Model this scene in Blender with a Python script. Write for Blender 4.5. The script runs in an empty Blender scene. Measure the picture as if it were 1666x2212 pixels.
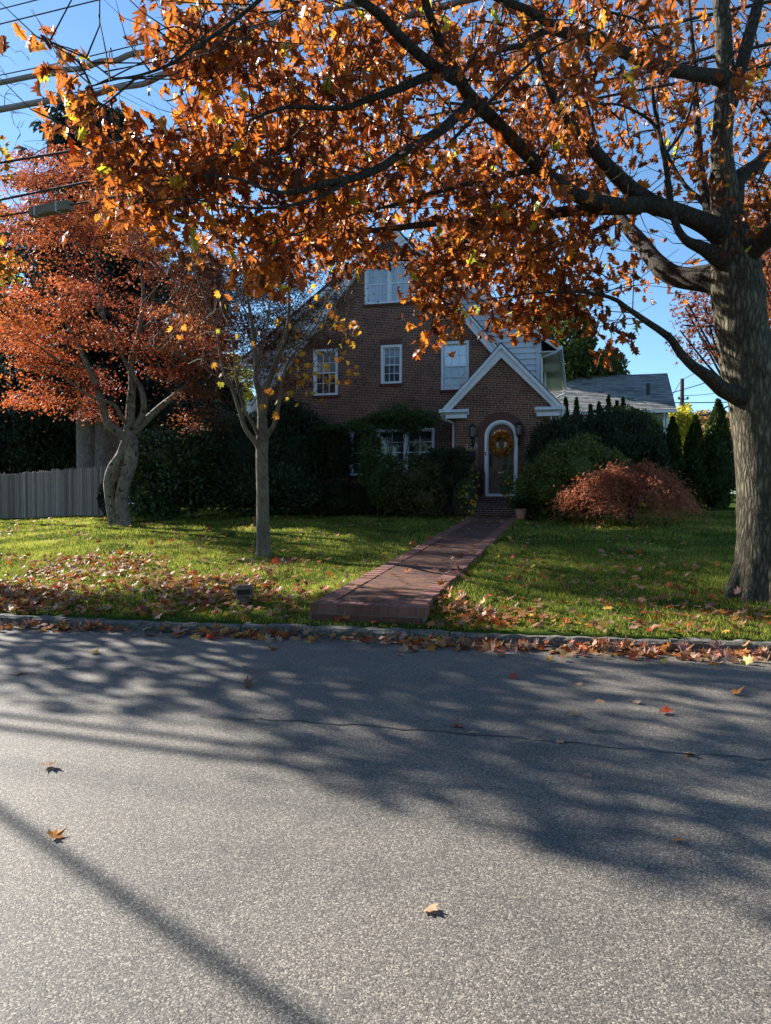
import bpy, math, random
import numpy as np
from mathutils import Vector, Matrix
from mathutils.geometry import tessellate_polygon

random.seed(7)
RNG = np.random.default_rng(11)
scene = bpy.context.scene
COL = scene.collection
R = math.radians

# ------------------------------------------------------------------ camera
F, CU, CV, HZN = 1598.0, 833.0, 1106.0, 1066.0
PITCH = math.atan((CV - HZN) / F)
EYE = Vector((0, 0, 1.6))
cam_d = bpy.data.cameras.new('camera')
cam = bpy.data.objects.new('camera', cam_d)
COL.objects.link(cam)
cam.location = EYE
cam.rotation_euler = (math.pi / 2 - PITCH, 0, 0)
cam_d.sensor_fit = 'VERTICAL'
cam_d.sensor_height = 24.0
cam_d.lens = 24.0 * F / 2212.0
cam_d.clip_start = 0.05
cam_d.clip_end = 3000
scene.camera = cam


def ray(u, v):
    xc, yc = (u - CU) / F, -(v - CV) / F
    return Vector((xc, math.cos(PITCH) + math.sin(PITCH) * yc, -math.sin(PITCH) + math.cos(PITCH) * yc))


def atY(u, v, Y):
    d = ray(u, v)
    return EYE + d * (Y / d.y)


# ------------------------------------------------------------------ street frame and terrain
K0 = np.array((0.0, 8.02))
KD = np.array((0.9806, -0.196))
KN = np.array((0.196, 0.9806))
PA = np.array((-0.225, 8.42))       # brick walk, street end
PB = np.array((3.30, 21.75))        # brick walk, house end
PHW = 0.66
PZ0, PZ1 = 0.315, 0.975


def st(x, y):
    return (x - K0[0]) * KD[0] + (y - K0[1]) * KD[1], (x - K0[0]) * KN[0] + (y - K0[1]) * KN[1]


def from_st(s, t):
    return K0[0] + s * KD[0] + t * KN[0], K0[1] + s * KD[1] + t * KN[1]


def path_coords(x, y):
    d = PB - PA
    L = np.hypot(*d)
    d = d / L
    a = (x - PA[0]) * d[0] + (y - PA[1]) * d[1]
    b = (x - PA[0]) * d[1] - (y - PA[1]) * d[0]
    return a, b, L


def terrain(x, y):
    x = np.asarray(x, float)
    y = np.asarray(y, float)
    s, t = st(x, y)
    tt = np.maximum(t, 0)
    z = 0.102 + 1.05 * np.tanh(tt / 14.0)
    left = np.clip((-x - 4) / 9.0, 0, 1)
    z = z - 0.20 * left * np.clip(tt / 14, 0, 1)
    z = z + 0.018 * np.sin(x * 1.3 + y * .6) * np.clip(tt, 0, 1) + 0.012 * np.sin(x * 2.9 - y * 2.1) * np.clip(tt, 0, 1)
    a, b, L = path_coords(x, y)
    pz = PZ0 + (PZ1 - PZ0) * np.clip(a / L, 0, 1)
    w = np.clip(1 - (np.abs(b) - PHW) / 0.7, 0, 1) * ((a > -0.2) & (a < L + .6))
    w = w * np.clip(a / 0.8, 0, 1)
    z = z * (1 - w) + (pz - 0.05) * w
    # keep the bed under the walk low everywhere
    inside = (np.abs(b) < PHW + .02) & (a > -.02) & (a < L)
    z = np.where(inside, np.minimum(z, pz - 0.045), z)
    return z


def tz(x, y):
    return float(terrain(x, y))


def ground(u, v):
    """where the view ray of a spot in the photo meets the lawn"""
    d = ray(u, v)
    for i in range(1, 6000):
        k = 3 + i * 0.01
        p = EYE + d * k
        s, t = st(p.x, p.y)
        h = tz(p.x, p.y) if t > 0 else 0.0
        if p.z <= h:
            return Vector((p.x, p.y, h))
    return EYE + d * 40


def road_pt(u, v):
    d = ray(u, v)
    k = -1.6 / d.z
    return EYE + d * k


# ------------------------------------------------------------------ materials
MATS = {}


def nt(m):
    m.use_nodes = True
    n = m.node_tree.nodes
    return n, m.node_tree.links, n['Principled BSDF'], n['Material Output']


def ramp(n, stops, interp='LINEAR'):
    r = n.new('ShaderNodeValToRGB')
    cr = r.color_ramp
    cr.interpolation = interp
    while len(cr.elements) < len(stops):
        cr.elements.new(0.5)
    for e, (p, c) in zip(cr.elements, stops):
        e.position = p
        e.color = (*c, 1)
    return r


def coords(n, l, kind='Object', scale=(1, 1, 1)):
    tc = n.new('ShaderNodeTexCoord')
    mp = n.new('ShaderNodeMapping')
    mp.inputs['Scale'].default_value = scale
    l.new(tc.outputs[kind], mp.inputs['Vector'])
    return mp.outputs['Vector']


def noise(n, l, vec, scale, detail=4, rough=.6, dist=0.0):
    t = n.new('ShaderNodeTexNoise')
    t.inputs['Scale'].default_value = scale
    t.inputs['Detail'].default_value = detail
    t.inputs['Roughness'].default_value = rough
    t.inputs['Distortion'].default_value = dist
    if vec is not None:
        l.new(vec, t.inputs['Vector'])
    return t


def bump(n, l, h, strength, dist, normal=None):
    b = n.new('ShaderNodeBump')
    b.inputs['Strength'].default_value = strength
    b.inputs['Distance'].default_value = dist
    l.new(h, b.inputs['Height'])
    if normal is not None:
        l.new(normal, b.inputs['Normal'])
    return b.outputs['Normal']


def plain(name, stops, scale=6, rough=.6, bumpk=.2, bdist=.01, vscale=(1, 1, 1), metal=0, spec=.5, detail=6, dist=0.):
    """surface whose colour wanders between the stops"""
    m = bpy.data.materials.new(name)
    n, l, p, o = nt(m)
    vec = coords(n, l, 'Object', vscale)
    t = noise(n, l, vec, scale, detail, .65, dist)
    r = ramp(n, stops)
    l.new(t.outputs['Fac'], r.inputs['Fac'])
    l.new(r.outputs['Color'], p.inputs['Base Color'])
    p.inputs['Roughness'].default_value = rough
    p.inputs['Metallic'].default_value = metal
    p.inputs['Specular IOR Level'].default_value = spec
    if bumpk:
        l.new(bump(n, l, t.outputs['Fac'], bumpk, bdist), p.inputs['Normal'])
    MATS[name] = m
    return m


def leafmat(name, stops, trans=.45, rough=.5, spec=.35, patch=0.0, patch_scale=.5, tint=1.15):
    """leaf: colour picked per leaf, lets light through"""
    m = bpy.data.materials.new(name)
    n, l, p, o = nt(m)
    g = n.new('ShaderNodeNewGeometry')
    fac = g.outputs['Random Per Island']
    if patch > 0:
        vec = coords(n, l, 'Object')
        t = noise(n, l, vec, patch_scale, 2, .5)
        mr = n.new('ShaderNodeMapRange')
        mr.inputs['From Min'].default_value = .3
        mr.inputs['From Max'].default_value = .7
        l.new(t.outputs['Fac'], mr.inputs['Value'])
        mx = n.new('ShaderNodeMix')
        mx.inputs['Factor'].default_value = patch
        l.new(fac, mx.inputs['A'])
        l.new(mr.outputs['Result'], mx.inputs['B'])
        fac = mx.outputs['Result']
    r = ramp(n, stops)
    l.new(fac, r.inputs['Fac'])
    # veins and blotches
    vec2 = coords(n, l, 'Object')
    t2 = noise(n, l, vec2, 60, 3, .6)
    r2 = ramp(n, [(.35, (.72, .72, .72)), (.65, (1.1, 1.1, 1.1))])
    l.new(t2.outputs['Fac'], r2.inputs['Fac'])
    mul = n.new('ShaderNodeMix')
    mul.data_type = 'RGBA'
    mul.blend_type = 'MULTIPLY'
    mul.inputs['Factor'].default_value = 1
    l.new(r.outputs['Color'], mul.inputs['A'])
    l.new(r2.outputs['Color'], mul.inputs['B'])
    colr = mul.outputs['Result']
    l.new(colr, p.inputs['Base Color'])
    p.inputs['Roughness'].default_value = rough
    p.inputs['Specular IOR Level'].default_value = spec
    tr = n.new('ShaderNodeBsdfTranslucent')
    gm = n.new('ShaderNodeMix')
    gm.data_type = 'RGBA'
    gm.blend_type = 'MULTIPLY'
    gm.inputs['Factor'].default_value = 1
    gm.inputs['B'].default_value = (tint, tint, tint, 1)
    l.new(colr, gm.inputs['A'])
    l.new(gm.outputs['Result'], tr.inputs['Color'])
    ms = n.new('ShaderNodeMixShader')
    ms.inputs['Fac'].default_value = trans
    l.new(p.outputs[0], ms.inputs[1])
    l.new(tr.outputs[0], ms.inputs[2])
    l.new(ms.outputs[0], o.inputs['Surface'])
    MATS[name] = m
    return m


def barkmat(name, c1, c2, c3, scale=9, stretch=.22, bk=.7, spots=None, bd=.035):
    m = bpy.data.materials.new(name)
    n, l, p, o = nt(m)
    vec = coords(n, l, 'Object', (1, 1, stretch))
    t = noise(n, l, vec, scale, 8, .62, .6)
    v2 = coords(n, l, 'Object')
    t2 = noise(n, l, v2, 3.0, 4, .6)
    r = ramp(n, [(.32, c1), (.5, c2), (.7, c3)])
    l.new(t.outputs['Fac'], r.inputs['Fac'])
    r2 = ramp(n, [(.35, (.75, .75, .75)), (.65, (1.15, 1.15, 1.12))])
    l.new(t2.outputs['Fac'], r2.inputs['Fac'])
    mul = n.new('ShaderNodeMix')
    mul.data_type = 'RGBA'
    mul.blend_type = 'MULTIPLY'
    mul.inputs['Factor'].default_value = 1
    l.new(r.outputs['Color'], mul.inputs['A'])
    l.new(r2.outputs['Color'], mul.inputs['B'])
    out = mul.outputs['Result']
    if spots:
        t3 = noise(n, l, v2, spots[0], 3, .5)
        r3 = ramp(n, [(.60, (0, 0, 0)), (.66, (1, 1, 1))])
        l.new(t3.outputs['Fac'], r3.inputs['Fac'])
        mm = n.new('ShaderNodeMix')
        mm.data_type = 'RGBA'
        l.new(r3.outputs['Color'], mm.inputs['Factor'])
        l.new(out, mm.inputs['A'])
        mm.inputs['B'].default_value = (*spots[1], 1)
        out = mm.outputs['Result']
    l.new(out, p.inputs['Base Color'])
    p.inputs['Roughness'].default_value = .85
    p.inputs['Specular IOR Level'].default_value = .25
    l.new(bump(n, l, t.outputs['Fac'], bk, bd), p.inputs['Normal'])
    MATS[name] = m
    return m


def brickmat(name, c_a, c_b, c_dark, mortar, bw=.2, rh=.0545, ms=.0085, soldier=False, uvw=None, offset=.5, swap=False):
    m = bpy.data.materials.new(name)
    n, l, p, o = nt(m)
    tc = n.new('ShaderNodeTexCoord')
    sx = n.new('ShaderNodeSeparateXYZ')
    l.new(tc.outputs['Object'], sx.inputs[0])
    ad = n.new('ShaderNodeMath')
    l.new(sx.outputs['X'], ad.inputs[0])
    l.new(sx.outputs['Y'], ad.inputs[1])
    cx = n.new('ShaderNodeCombineXYZ')
    if uvw == 'flat':
        a, b = sx.outputs['X'], sx.outputs['Y']
    else:
        a, b = ad.outputs[0], sx.outputs['Z']
    if soldier or swap:
        a, b = b, a
    l.new(a, cx.inputs[0])
    l.new(b, cx.inputs[1])
    bt = n.new('ShaderNodeTexBrick')
    bt.inputs['Scale'].default_value = 1
    bt.inputs['Brick Width'].default_value = bw
    bt.inputs['Row Height'].default_value = rh
    bt.inputs['Mortar Size'].default_value = ms
    bt.inputs['Mortar Smooth'].default_value = .1
    bt.inputs['Bias'].default_value = -.15
    bt.offset = offset
    bt.squash = .62
    bt.squash_frequency = 3
    bt.inputs['Color1'].default_value = (*c_a, 1)
    bt.inputs['Color2'].default_value = (*c_b, 1)
    bt.inputs['Mortar'].default_value = (*mortar, 1)
    l.new(cx.outputs[0], bt.inputs['Vector'])
    # odd dark and odd light bricks: blocky noise
    v2 = n.new('ShaderNodeTexBrick')
    v2.inputs['Scale'].default_value = 1
    v2.inputs['Brick Width'].default_value = bw
    v2.inputs['Row Height'].default_value = rh
    v2.inputs['Mortar Size'].default_value = 0
    v2.inputs['Bias'].default_value = -.55
    v2.offset = offset
    v2.squash = .62
    v2.squash_frequency = 3
    v2.inputs['Color1'].default_value = (1, 1, 1, 1)
    v2.inputs['Color2'].default_value = (*c_dark, 1)
    l.new(cx.outputs[0], v2.inputs['Vector'])
    mul = n.new('ShaderNodeMix')
    mul.data_type = 'RGBA'
    mul.blend_type = 'MULTIPLY'
    mul.inputs['Factor'].default_value = 1
    l.new(bt.outputs['Color'], mul.inputs['A'])
    l.new(v2.outputs['Color'], mul.inputs['B'])
    t = noise(n, l, tc.outputs['Object'], .8, 7, .7)
    r = ramp(n, [(.3, (.58, .60, .62)), (.5, (1, 1, 1)), (.7, (1.28, 1.2, 1.12))])
    l.new(t.outputs['Fac'], r.inputs['Fac'])
    mu2 = n.new('ShaderNodeMix')
    mu2.data_type = 'RGBA'
    mu2.blend_type = 'MULTIPLY'
    mu2.inputs['Factor'].default_value = 1
    l.new(mul.outputs['Result'], mu2.inputs['A'])
    l.new(r.outputs['Color'], mu2.inputs['B'])
    t2 = noise(n, l, tc.outputs['Object'], 45, 3, .7)
    r2 = ramp(n, [(.3, (.8, .8, .8)), (.7, (1.15, 1.15, 1.15))])
    l.new(t2.outputs['Fac'], r2.inputs['Fac'])
    mu3 = n.new('ShaderNodeMix')
    mu3.data_type = 'RGBA'
    mu3.blend_type = 'MULTIPLY'
    mu3.inputs['Factor'].default_value = 1
    l.new(mu2.outputs['Result'], mu3.inputs['A'])
    l.new(r2.outputs['Color'], mu3.inputs['B'])
    l.new(mu3.outputs['Result'], p.inputs['Base Color'])
    p.inputs['Roughness'].default_value = .85
    p.inputs['Specular IOR Level'].default_value = .25
    inv = n.new('ShaderNodeMath')
    inv.operation = 'SUBTRACT'
    inv.inputs[0].default_value = 1
    l.new(bt.outputs['Fac'], inv.inputs[1])
    l.new(bump(n, l, inv.outputs[0], .6, .008), p.inputs['Normal'])
    MATS[name] = m
    return m


def glassmat(name, base, stripes=0, base2=None, ior=1.9, rough=.03):
    m = bpy.data.materials.new(name)
    n, l, p, o = nt(m)
    vec = coords(n, l, 'Object')
    if stripes:
        w = n.new('ShaderNodeTexWave')
        w.bands_direction = 'Z'
        w.inputs['Scale'].default_value = stripes
        w.inputs['Distortion'].default_value = .3
        l.new(vec, w.inputs['Vector'])
        src = w.outputs['Fac']
    else:
        src = noise(n, l, coords(n, l, 'Object', (1, 1, .25)), 5, 3).outputs['Fac']
    r = ramp(n, [(.3, base), (.75, base2 or tuple(c * 1.6 for c in base))])
    l.new(src, r.inputs['Fac'])
    l.new(r.outputs['Color'], p.inputs['Base Color'])
    p.inputs['Roughness'].default_value = rough
    p.inputs['IOR'].default_value = ior
    t = noise(n, l, vec, 1.2, 2)
    l.new(bump(n, l, t.outputs['Fac'], .05, .05), p.inputs['Normal'])
    MATS[name] = m
    return m


# ---- the surfaces
def fence_mat():
    m = bpy.data.materials.new('fence_wood')
    n, l, p, o = nt(m)
    g = n.new('ShaderNodeNewGeometry')
    r = ramp(n, [(0, (.24, .20, .17)), (.4, (.40, .34, .29)), (.75, (.50, .43, .37)), (1, (.58, .52, .46))])
    l.new(g.outputs['Random Per Island'], r.inputs['Fac'])
    t = noise(n, l, coords(n, l, 'Object', (14, 14, .8)), 4, 6, .7)
    r2 = ramp(n, [(.3, (.6, .6, .6)), (.7, (1.15, 1.15, 1.15))])
    l.new(t.outputs['Fac'], r2.inputs['Fac'])
    mu = n.new('ShaderNodeMix')
    mu.data_type = 'RGBA'
    mu.blend_type = 'MULTIPLY'
    mu.inputs['Factor'].default_value = 1
    l.new(r.outputs['Color'], mu.inputs['A'])
    l.new(r2.outputs['Color'], mu.inputs['B'])
    l.new(mu.outputs['Result'], p.inputs['Base Color'])
    p.inputs['Roughness'].default_value = .9
    l.new(bump(n, l, t.outputs['Fac'], .4, .006), p.inputs['Normal'])
    MATS['fence_wood'] = m


def make_materials():
    # road
    m = bpy.data.materials.new('asphalt')
    n, l, p, o = nt(m)
    vec = coords(n, l, 'Object')
    vo = n.new('ShaderNodeTexVoronoi')
    vo.inputs['Scale'].default_value = 165
    l.new(vec, vo.inputs['Vector'])
    sep = n.new('ShaderNodeSeparateColor')
    l.new(vo.outputs['Color'], sep.inputs[0])
    r = ramp(n, [(0, (.046, .040, .034)), (.4, (.104, .091, .076)), (.78, (.157, .138, .115)), (1, (.33, .295, .24))])
    l.new(sep.outputs[0], r.inputs['Fac'])
    t = noise(n, l, vec, .7, 8, .68)
    r2 = ramp(n, [(.3, (.70, .70, .70)), (.5, (1, 1, 1)), (.7, (1.2, 1.18, 1.15))])
    l.new(t.outputs['Fac'], r2.inputs['Fac'])
    mu = n.new('ShaderNodeMix')
    mu.data_type = 'RGBA'
    mu.blend_type = 'MULTIPLY'
    mu.inputs['Factor'].default_value = 1
    l.new(r.outputs['Color'], mu.inputs['A'])
    l.new(r2.outputs['Color'], mu.inputs['B'])
    l.new(mu.outputs['Result'], p.inputs['Base Color'])
    p.inputs['Roughness'].default_value = .72
    p.inputs['Specular IOR Level'].default_value = .4
    inv = n.new('ShaderNodeMath')
    inv.operation = 'SUBTRACT'
    inv.inputs[0].default_value = 1
    l.new(vo.outputs['Distance'], inv.inputs[1])
    n1 = bump(n, l, inv.outputs[0], .42, .004)
    t3 = noise(n, l, vec, 260, 2, .6)
    l.new(bump(n, l, t3.outputs['Fac'], .3, .002, n1), p.inputs['Normal'])
    MATS['asphalt'] = m
    plain('tar', [(.3, (.035, .034, .033)), (.7, (.06, .057, .053))], 30, .45, .2, .004)
    # concrete kerb
    plain('kerb', [(.30, (.04, .036, .028)), (.5, (.105, .096, .077)), (.72, (.25, .23, .185))], 22, .9, .9, .02, detail=10)
    # lawn soil and turf
    m = bpy.data.materials.new('turf')
    n, l, p, o = nt(m)
    vec = coords(n, l, 'Object')
    t = noise(n, l, vec, 1.1, 6, .65)
    t2 = noise(n, l, vec, 55, 4, .7)
    r = ramp(n, [(.3, (.030, .045, .012)), (.5, (.045, .075, .016)), (.7, (.075, .10, .024))])
    l.new(t.outputs['Fac'], r.inputs['Fac'])
    r2 = ramp(n, [(.3, (.45, .42, .36)), (.7, (1.25, 1.25, 1.2))])
    l.new(t2.outputs['Fac'], r2.inputs['Fac'])
    mu = n.new('ShaderNodeMix')
    mu.data_type = 'RGBA'
    mu.blend_type = 'MULTIPLY'
    mu.inputs['Factor'].default_value = 1
    l.new(r.outputs['Color'], mu.inputs['A'])
    l.new(r2.outputs['Color'], mu.inputs['B'])
    l.new(mu.outputs['Result'], p.inputs['Base Color'])
    p.inputs['Roughness'].default_value = 1
    p.inputs['Specular IOR Level'].default_value = 0
    l.new(bump(n, l, t2.outputs['Fac'], .4, .02), p.inputs['Normal'])
    MATS['turf'] = m
    leafmat('grass', [(0, (.13, .165, .024)), (.45, (.29, .31, .042)), (.8, (.44, .42, .075)), (1, (.55, .48, .20))], .62, .5, .3, .45, .8)
    # bricks
    brickmat('brick', (.175, .050, .028), (.100, .032, .022), (.46, .46, .50), (.36, .27, .20))
    brickmat('brick_soldier', (.115, .036, .027), (.08, .028, .023), (.6, .6, .62), (.24, .20, .17), soldier=True)
    brickmat('paving_brick', (.150, .060, .034), (.090, .042, .027), (.65, .6, .58), (.05, .042, .034), .205, .1, .007, uvw='flat')
    brickmat('paving_edge', (.215, .082, .066), (.165, .060, .050), (.8, .75, .72), (.11, .085, .07), .21, .098, .007, uvw='flat', offset=0.0)
    brickmat('riser_brick', (.20, .070, .055), (.15, .050, .042), (.75, .7, .7), (.28, .26, .23), 3.0, .098, .008, uvw=None, soldier=True, offset=0.0)
    brickmat('step_brick', (.13, .045, .034), (.09, .032, .026), (.6, .55, .55), (.26, .24, .22), .2, .062, .008)
    plain('arch_brick', [(.3, (.065, .024, .017)), (.5, (.12, .040, .026)), (.7, (.155, .052, .034))], 12, .85, .3, .006)
    plain('mortar', [(.3, (.18, .15, .125)), (.7, (.28, .24, .2))], 25, .9, .3, .004)
    plain('white_trim', [(.2, (.60, .61, .62)), (.5, (.74, .75, .76)), (.8, (.80, .80, .80))], 5, .5, .08, .004)
    plain('white_siding', [(.25, (.66, .68, .70)), (.6, (.76, .77, .79)), (.8, (.80, .80, .81))], 2.2, .55, .05, .004)
    plain('soffit_tan', [(.3, (.62, .56, .47)), (.7, (.74, .68, .59))], 6, .7, .1, .004)
    plain('roof_dark', [(.3, (.035, .034, .034)), (.7, (.085, .08, .078))], 18, .9, .4, .01)
    plain('door_wood', [(.25, (.055, .030, .016)), (.5, (.11, .062, .034)), (.78, (.20, .125, .075))], 5, .5, .25, .004, (6, 6, .8))
    plain('door_panel_wood', [(.25, (.075, .044, .026)), (.5, (.145, .09, .054)), (.78, (.25, .17, .11))], 5, .55, .25, .004, (6, 6, .8))
    plain('black_iron', [(.3, (.012, .012, .013)), (.7, (.03, .03, .032))], 30, .5, .2, .003, metal=.4)
    plain('brass', [(.3, (.35, .27, .13)), (.7, (.55, .45, .24))], 12, .35, .05, .002, metal=.9)
    plain('number', [(.3, (.48, .44, .34)), (.7, (.62, .57, .46))], 9, .5, 0)
    plain('lamp_glass', [(.3, (.10, .105, .11)), (.7, (.22, .23, .24))], 6, .1, 0, spec=.8)
    glassmat('glass_dark', (.018, .020, .024), 0, (.05, .055, .06), 1.6)
    glassmat('glass_blind', (.10, .11, .12), 60, (.34, .36, .38), 2.2)
    glassmat('glass_sky', (.16, .19, .23), 60, (.34, .38, .43), 3.2)
    glassmat('glass_curtain', (.30, .34, .38), 0, (.52, .56, .6), 1.8)
    glassmat('glass_fan', (.05, .06, .07), 0, (.10, .11, .12), 3.4)
    # barks
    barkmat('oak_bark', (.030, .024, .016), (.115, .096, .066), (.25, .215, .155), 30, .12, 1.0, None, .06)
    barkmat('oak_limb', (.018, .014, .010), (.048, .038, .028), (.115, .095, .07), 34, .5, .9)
    barkmat('maple_bark', (.10, .08, .058), (.19, .155, .115), (.29, .245, .185), 18, .5, .6, (7, (.035, .03, .026)))
    barkmat('sapling_bark', (.08, .065, .046), (.15, .124, .09), (.23, .195, .145), 26, .5, .5)
    barkmat('grey_bark', (.11, .095, .082), (.21, .185, .162), (.32, .29, .26), 16, .4, .6)
    barkmat('dark_bark', (.025, .02, .017), (.05, .042, .035), (.085, .072, .06), 10, .4, .5)
    fence_mat()
    plain('rail_wood', [(.25, (.19, .146, .112)), (.5, (.33, .262, .212)), (.75, (.45, .37, .305))], 4, .85, .3, .006, (9, 9, .6))
    plain('pole_wood', [(.25, (.09, .08, .07)), (.7, (.24, .22, .20))], 5, .85, .3, .006, (6, 6, .3))
    plain('dark_wood', [(.25, (.025, .022, .02)), (.7, (.06, .055, .05))], 5, .85, .3, .006, (6, 6, .3))
    plain('cable_black', [(.3, (.02, .02, .022)), (.7, (.05, .05, .054))], 20, .5, .1, .003)
    plain('cable_grey', [(.3, (.13, .115, .10)), (.7, (.23, .205, .18))], 8, .45, .1, .004)
    plain('galvanised', [(.3, (.35, .35, .34)), (.7, (.55, .55, .54))], 15, .4, .1, .002, metal=.7)
    plain('box_wood', [(.25, (.10, .085, .06)), (.5, (.19, .165, .125)), (.75, (.28, .25, .20))], 6, .8, .3, .006, (1.5, 8, 8))
    plain('terracotta', [(.3, (.36, .165, .105)), (.7, (.50, .26, .175))], 9, .8, .1, .003)
    plain('soil', [(.3, (.02, .015, .011)), (.7, (.05, .038, .028))], 20, .95, .5, .01)
    plain('brown_metal', [(.3, (.09, .055, .035)), (.7, (.19, .125, .085))], 20, .6, .2, .003)
    brickmat('shingle_grey', (.30, .295, .28), (.19, .186, .178), (.55, .55, .55), (.12, .118, .112), .42, .125, .012)
    plain('shingle_brown', [(.3, (.14, .115, .10)), (.7, (.27, .225, .20))], 10, .9, .5, .015, (1, 1, 3.5))
    plain('siding_grey', [(.3, (.36, .36, .35)), (.7, (.46, .455, .44))], 3, .6, .05, .004)
    plain('stem_green', [(.3, (.03, .045, .015)), (.7, (.06, .085, .03))], 20, .7, .1, .002)
    # foliage
    leafmat('oak_leaf', [(0, (.13, .045, .018)), (.30, (.24, .070, .018)), (.60, (.41, .118, .022)), (.86, (.55, .185, .026)), (.965, (.58, .25, .03)), (.978, (.50, .42, .035)), (1, (.42, .44, .04))], .55, .40, .5, tint=1.4)
    leafmat('oak_leaf_far', [(0, (.15, .045, .016)), (.35, (.27, .085, .016)), (.7, (.42, .13, .018)), (1, (.55, .22, .022))], .58, .42, .45, tint=1.35)
    leafmat('red_maple_leaf', [(0, (.14, .036, .024)), (.35, (.27, .060, .030)), (.65, (.41, .105, .032)), (.88, (.53, .20, .034)), (1, (.56, .32, .05))], .5, .45, .45, .62, .42, tint=1.3)
    leafmat('orange_maple_leaf', [(0, (.36, .06, .035)), (.5, (.54, .125, .036)), (1, (.58, .24, .04))], .55, .45, .4, .4, .6, tint=1.3)
    leafmat('brown_maple_leaf', [(0, (.10, .034, .022)), (.5, (.19, .06, .03)), (.85, (.30, .11, .032)), (1, (.46, .25, .04))], .42, .45, .4, .3, .6, tint=1.2)
    leafmat('yellow_leaf', [(0, (.30, .10, .02)), (.45, (.48, .20, .025)), (.85, (.56, .36, .04)), (1, (.36, .42, .04))], .55, .5, .3, tint=1.3)
    leafmat('yellow_far', [(0, (.30, .30, .03)), (.5, (.52, .46, .04)), (1, (.64, .54, .06))], .5, .5, .3)
    leafmat('tan_far', [(0, (.20, .15, .06)), (.5, (.34, .25, .09)), (1, (.42, .20, .07))], .45, .6, .2)
    leafmat('crimson_leaf', [(0, (.10, .022, .018)), (.6, (.20, .05, .03)), (1, (.36, .13, .03))], .45, .5, .3)
    leafmat('yew', [(0, (.015, .024, .010)), (.6, (.030, .044, .015)), (1, (.065, .080, .026))], .18, .55, .3)
    leafmat('juniper', [(0, (.022, .036, .018)), (.6, (.042, .066, .030)), (1, (.085, .11, .05))], .2, .6, .25)
    leafmat('rhododendron', [(0, (.025, .045, .012)), (.6, (.050, .088, .020)), (1, (.11, .16, .035))], .28, .32, .55)
    leafmat('azalea', [(0, (.06, .08, .014)), (.55, (.13, .15, .026)), (.9, (.24, .24, .05)), (1, (.22, .09, .03))], .32, .45, .35, .3, 1.2)
    leafmat('azalea_brown', [(0, (.05, .055, .018)), (.5, (.085, .085, .024)), (.85, (.14, .105, .03)), (1, (.26, .12, .03))], .3, .5, .3, .4, 1.5)
    leafmat('light_green', [(0, (.045, .075, .018)), (.6, (.085, .13, .03)), (1, (.16, .20, .05))], .35, .5, .3)
    leafmat('lace_maple', [(0, (.22, .065, .036)), (.5, (.44, .145, .07)), (.85, (.58, .24, .11)), (1, (.62, .32, .14))], .48, .55, .25, .5, 1.1)
    leafmat('arborvitae', [(0, (.028, .048, .012)), (.6, (.055, .088, .018)), (1, (.11, .14, .03))], .28, .55, .25)
    leafmat('spruce', [(0, (.016, .028, .018)), (.6, (.03, .046, .03)), (1, (.055, .07, .045))], .2, .55, .25)
    leafmat('far_green', [(0, (.05, .07, .018)), (.6, (.11, .14, .032)), (1, (.22, .23, .06))], .35, .5, .3, .4, .5)
    leafmat('sun_shrub', [(0, (.07, .11, .02)), (.6, (.16, .20, .03)), (.9, (.28, .30, .05)), (1, (.34, .16, .05))], .45, .45, .35)
    leafmat('wreath_leaf', [(0, (.22, .05, .012)), (.5, (.46, .14, .015)), (1, (.62, .30, .03))], .3, .6, .3)
    leafmat('flower', [(0, (.70, .33, .02)), (1, (.80, .55, .03))], .3, .6, .2)
    leafmat('litter', [(0, (.34, .055, .024)), (.14, (.42, .10, .025)), (.32, (.50, .17, .03)), (.5, (.42, .22, .10)), (.68, (.40, .23, .15)), (.85, (.30, .15, .10)), (.95, (.55, .33, .06)), (1, (.60, .42, .05))], .25, .55, .3)
    for nm, st_ in dict(red=[(0, (.38, .05, .025)), (1, (.50, .10, .035))], orange=[(0, (.46, .15, .025)), (1, (.56, .22, .035))],
                        tan=[(0, (.38, .22, .12)), (1, (.50, .32, .19))], brown=[(0, (.20, .10, .055)), (1, (.30, .16, .09))],
                        yellow=[(0, (.55, .34, .05)), (1, (.62, .44, .07))], pink=[(0, (.44, .20, .15)), (1, (.52, .29, .22))]).items():
        leafmat('fallen_' + nm, st_, .25, .5, .35)


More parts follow.
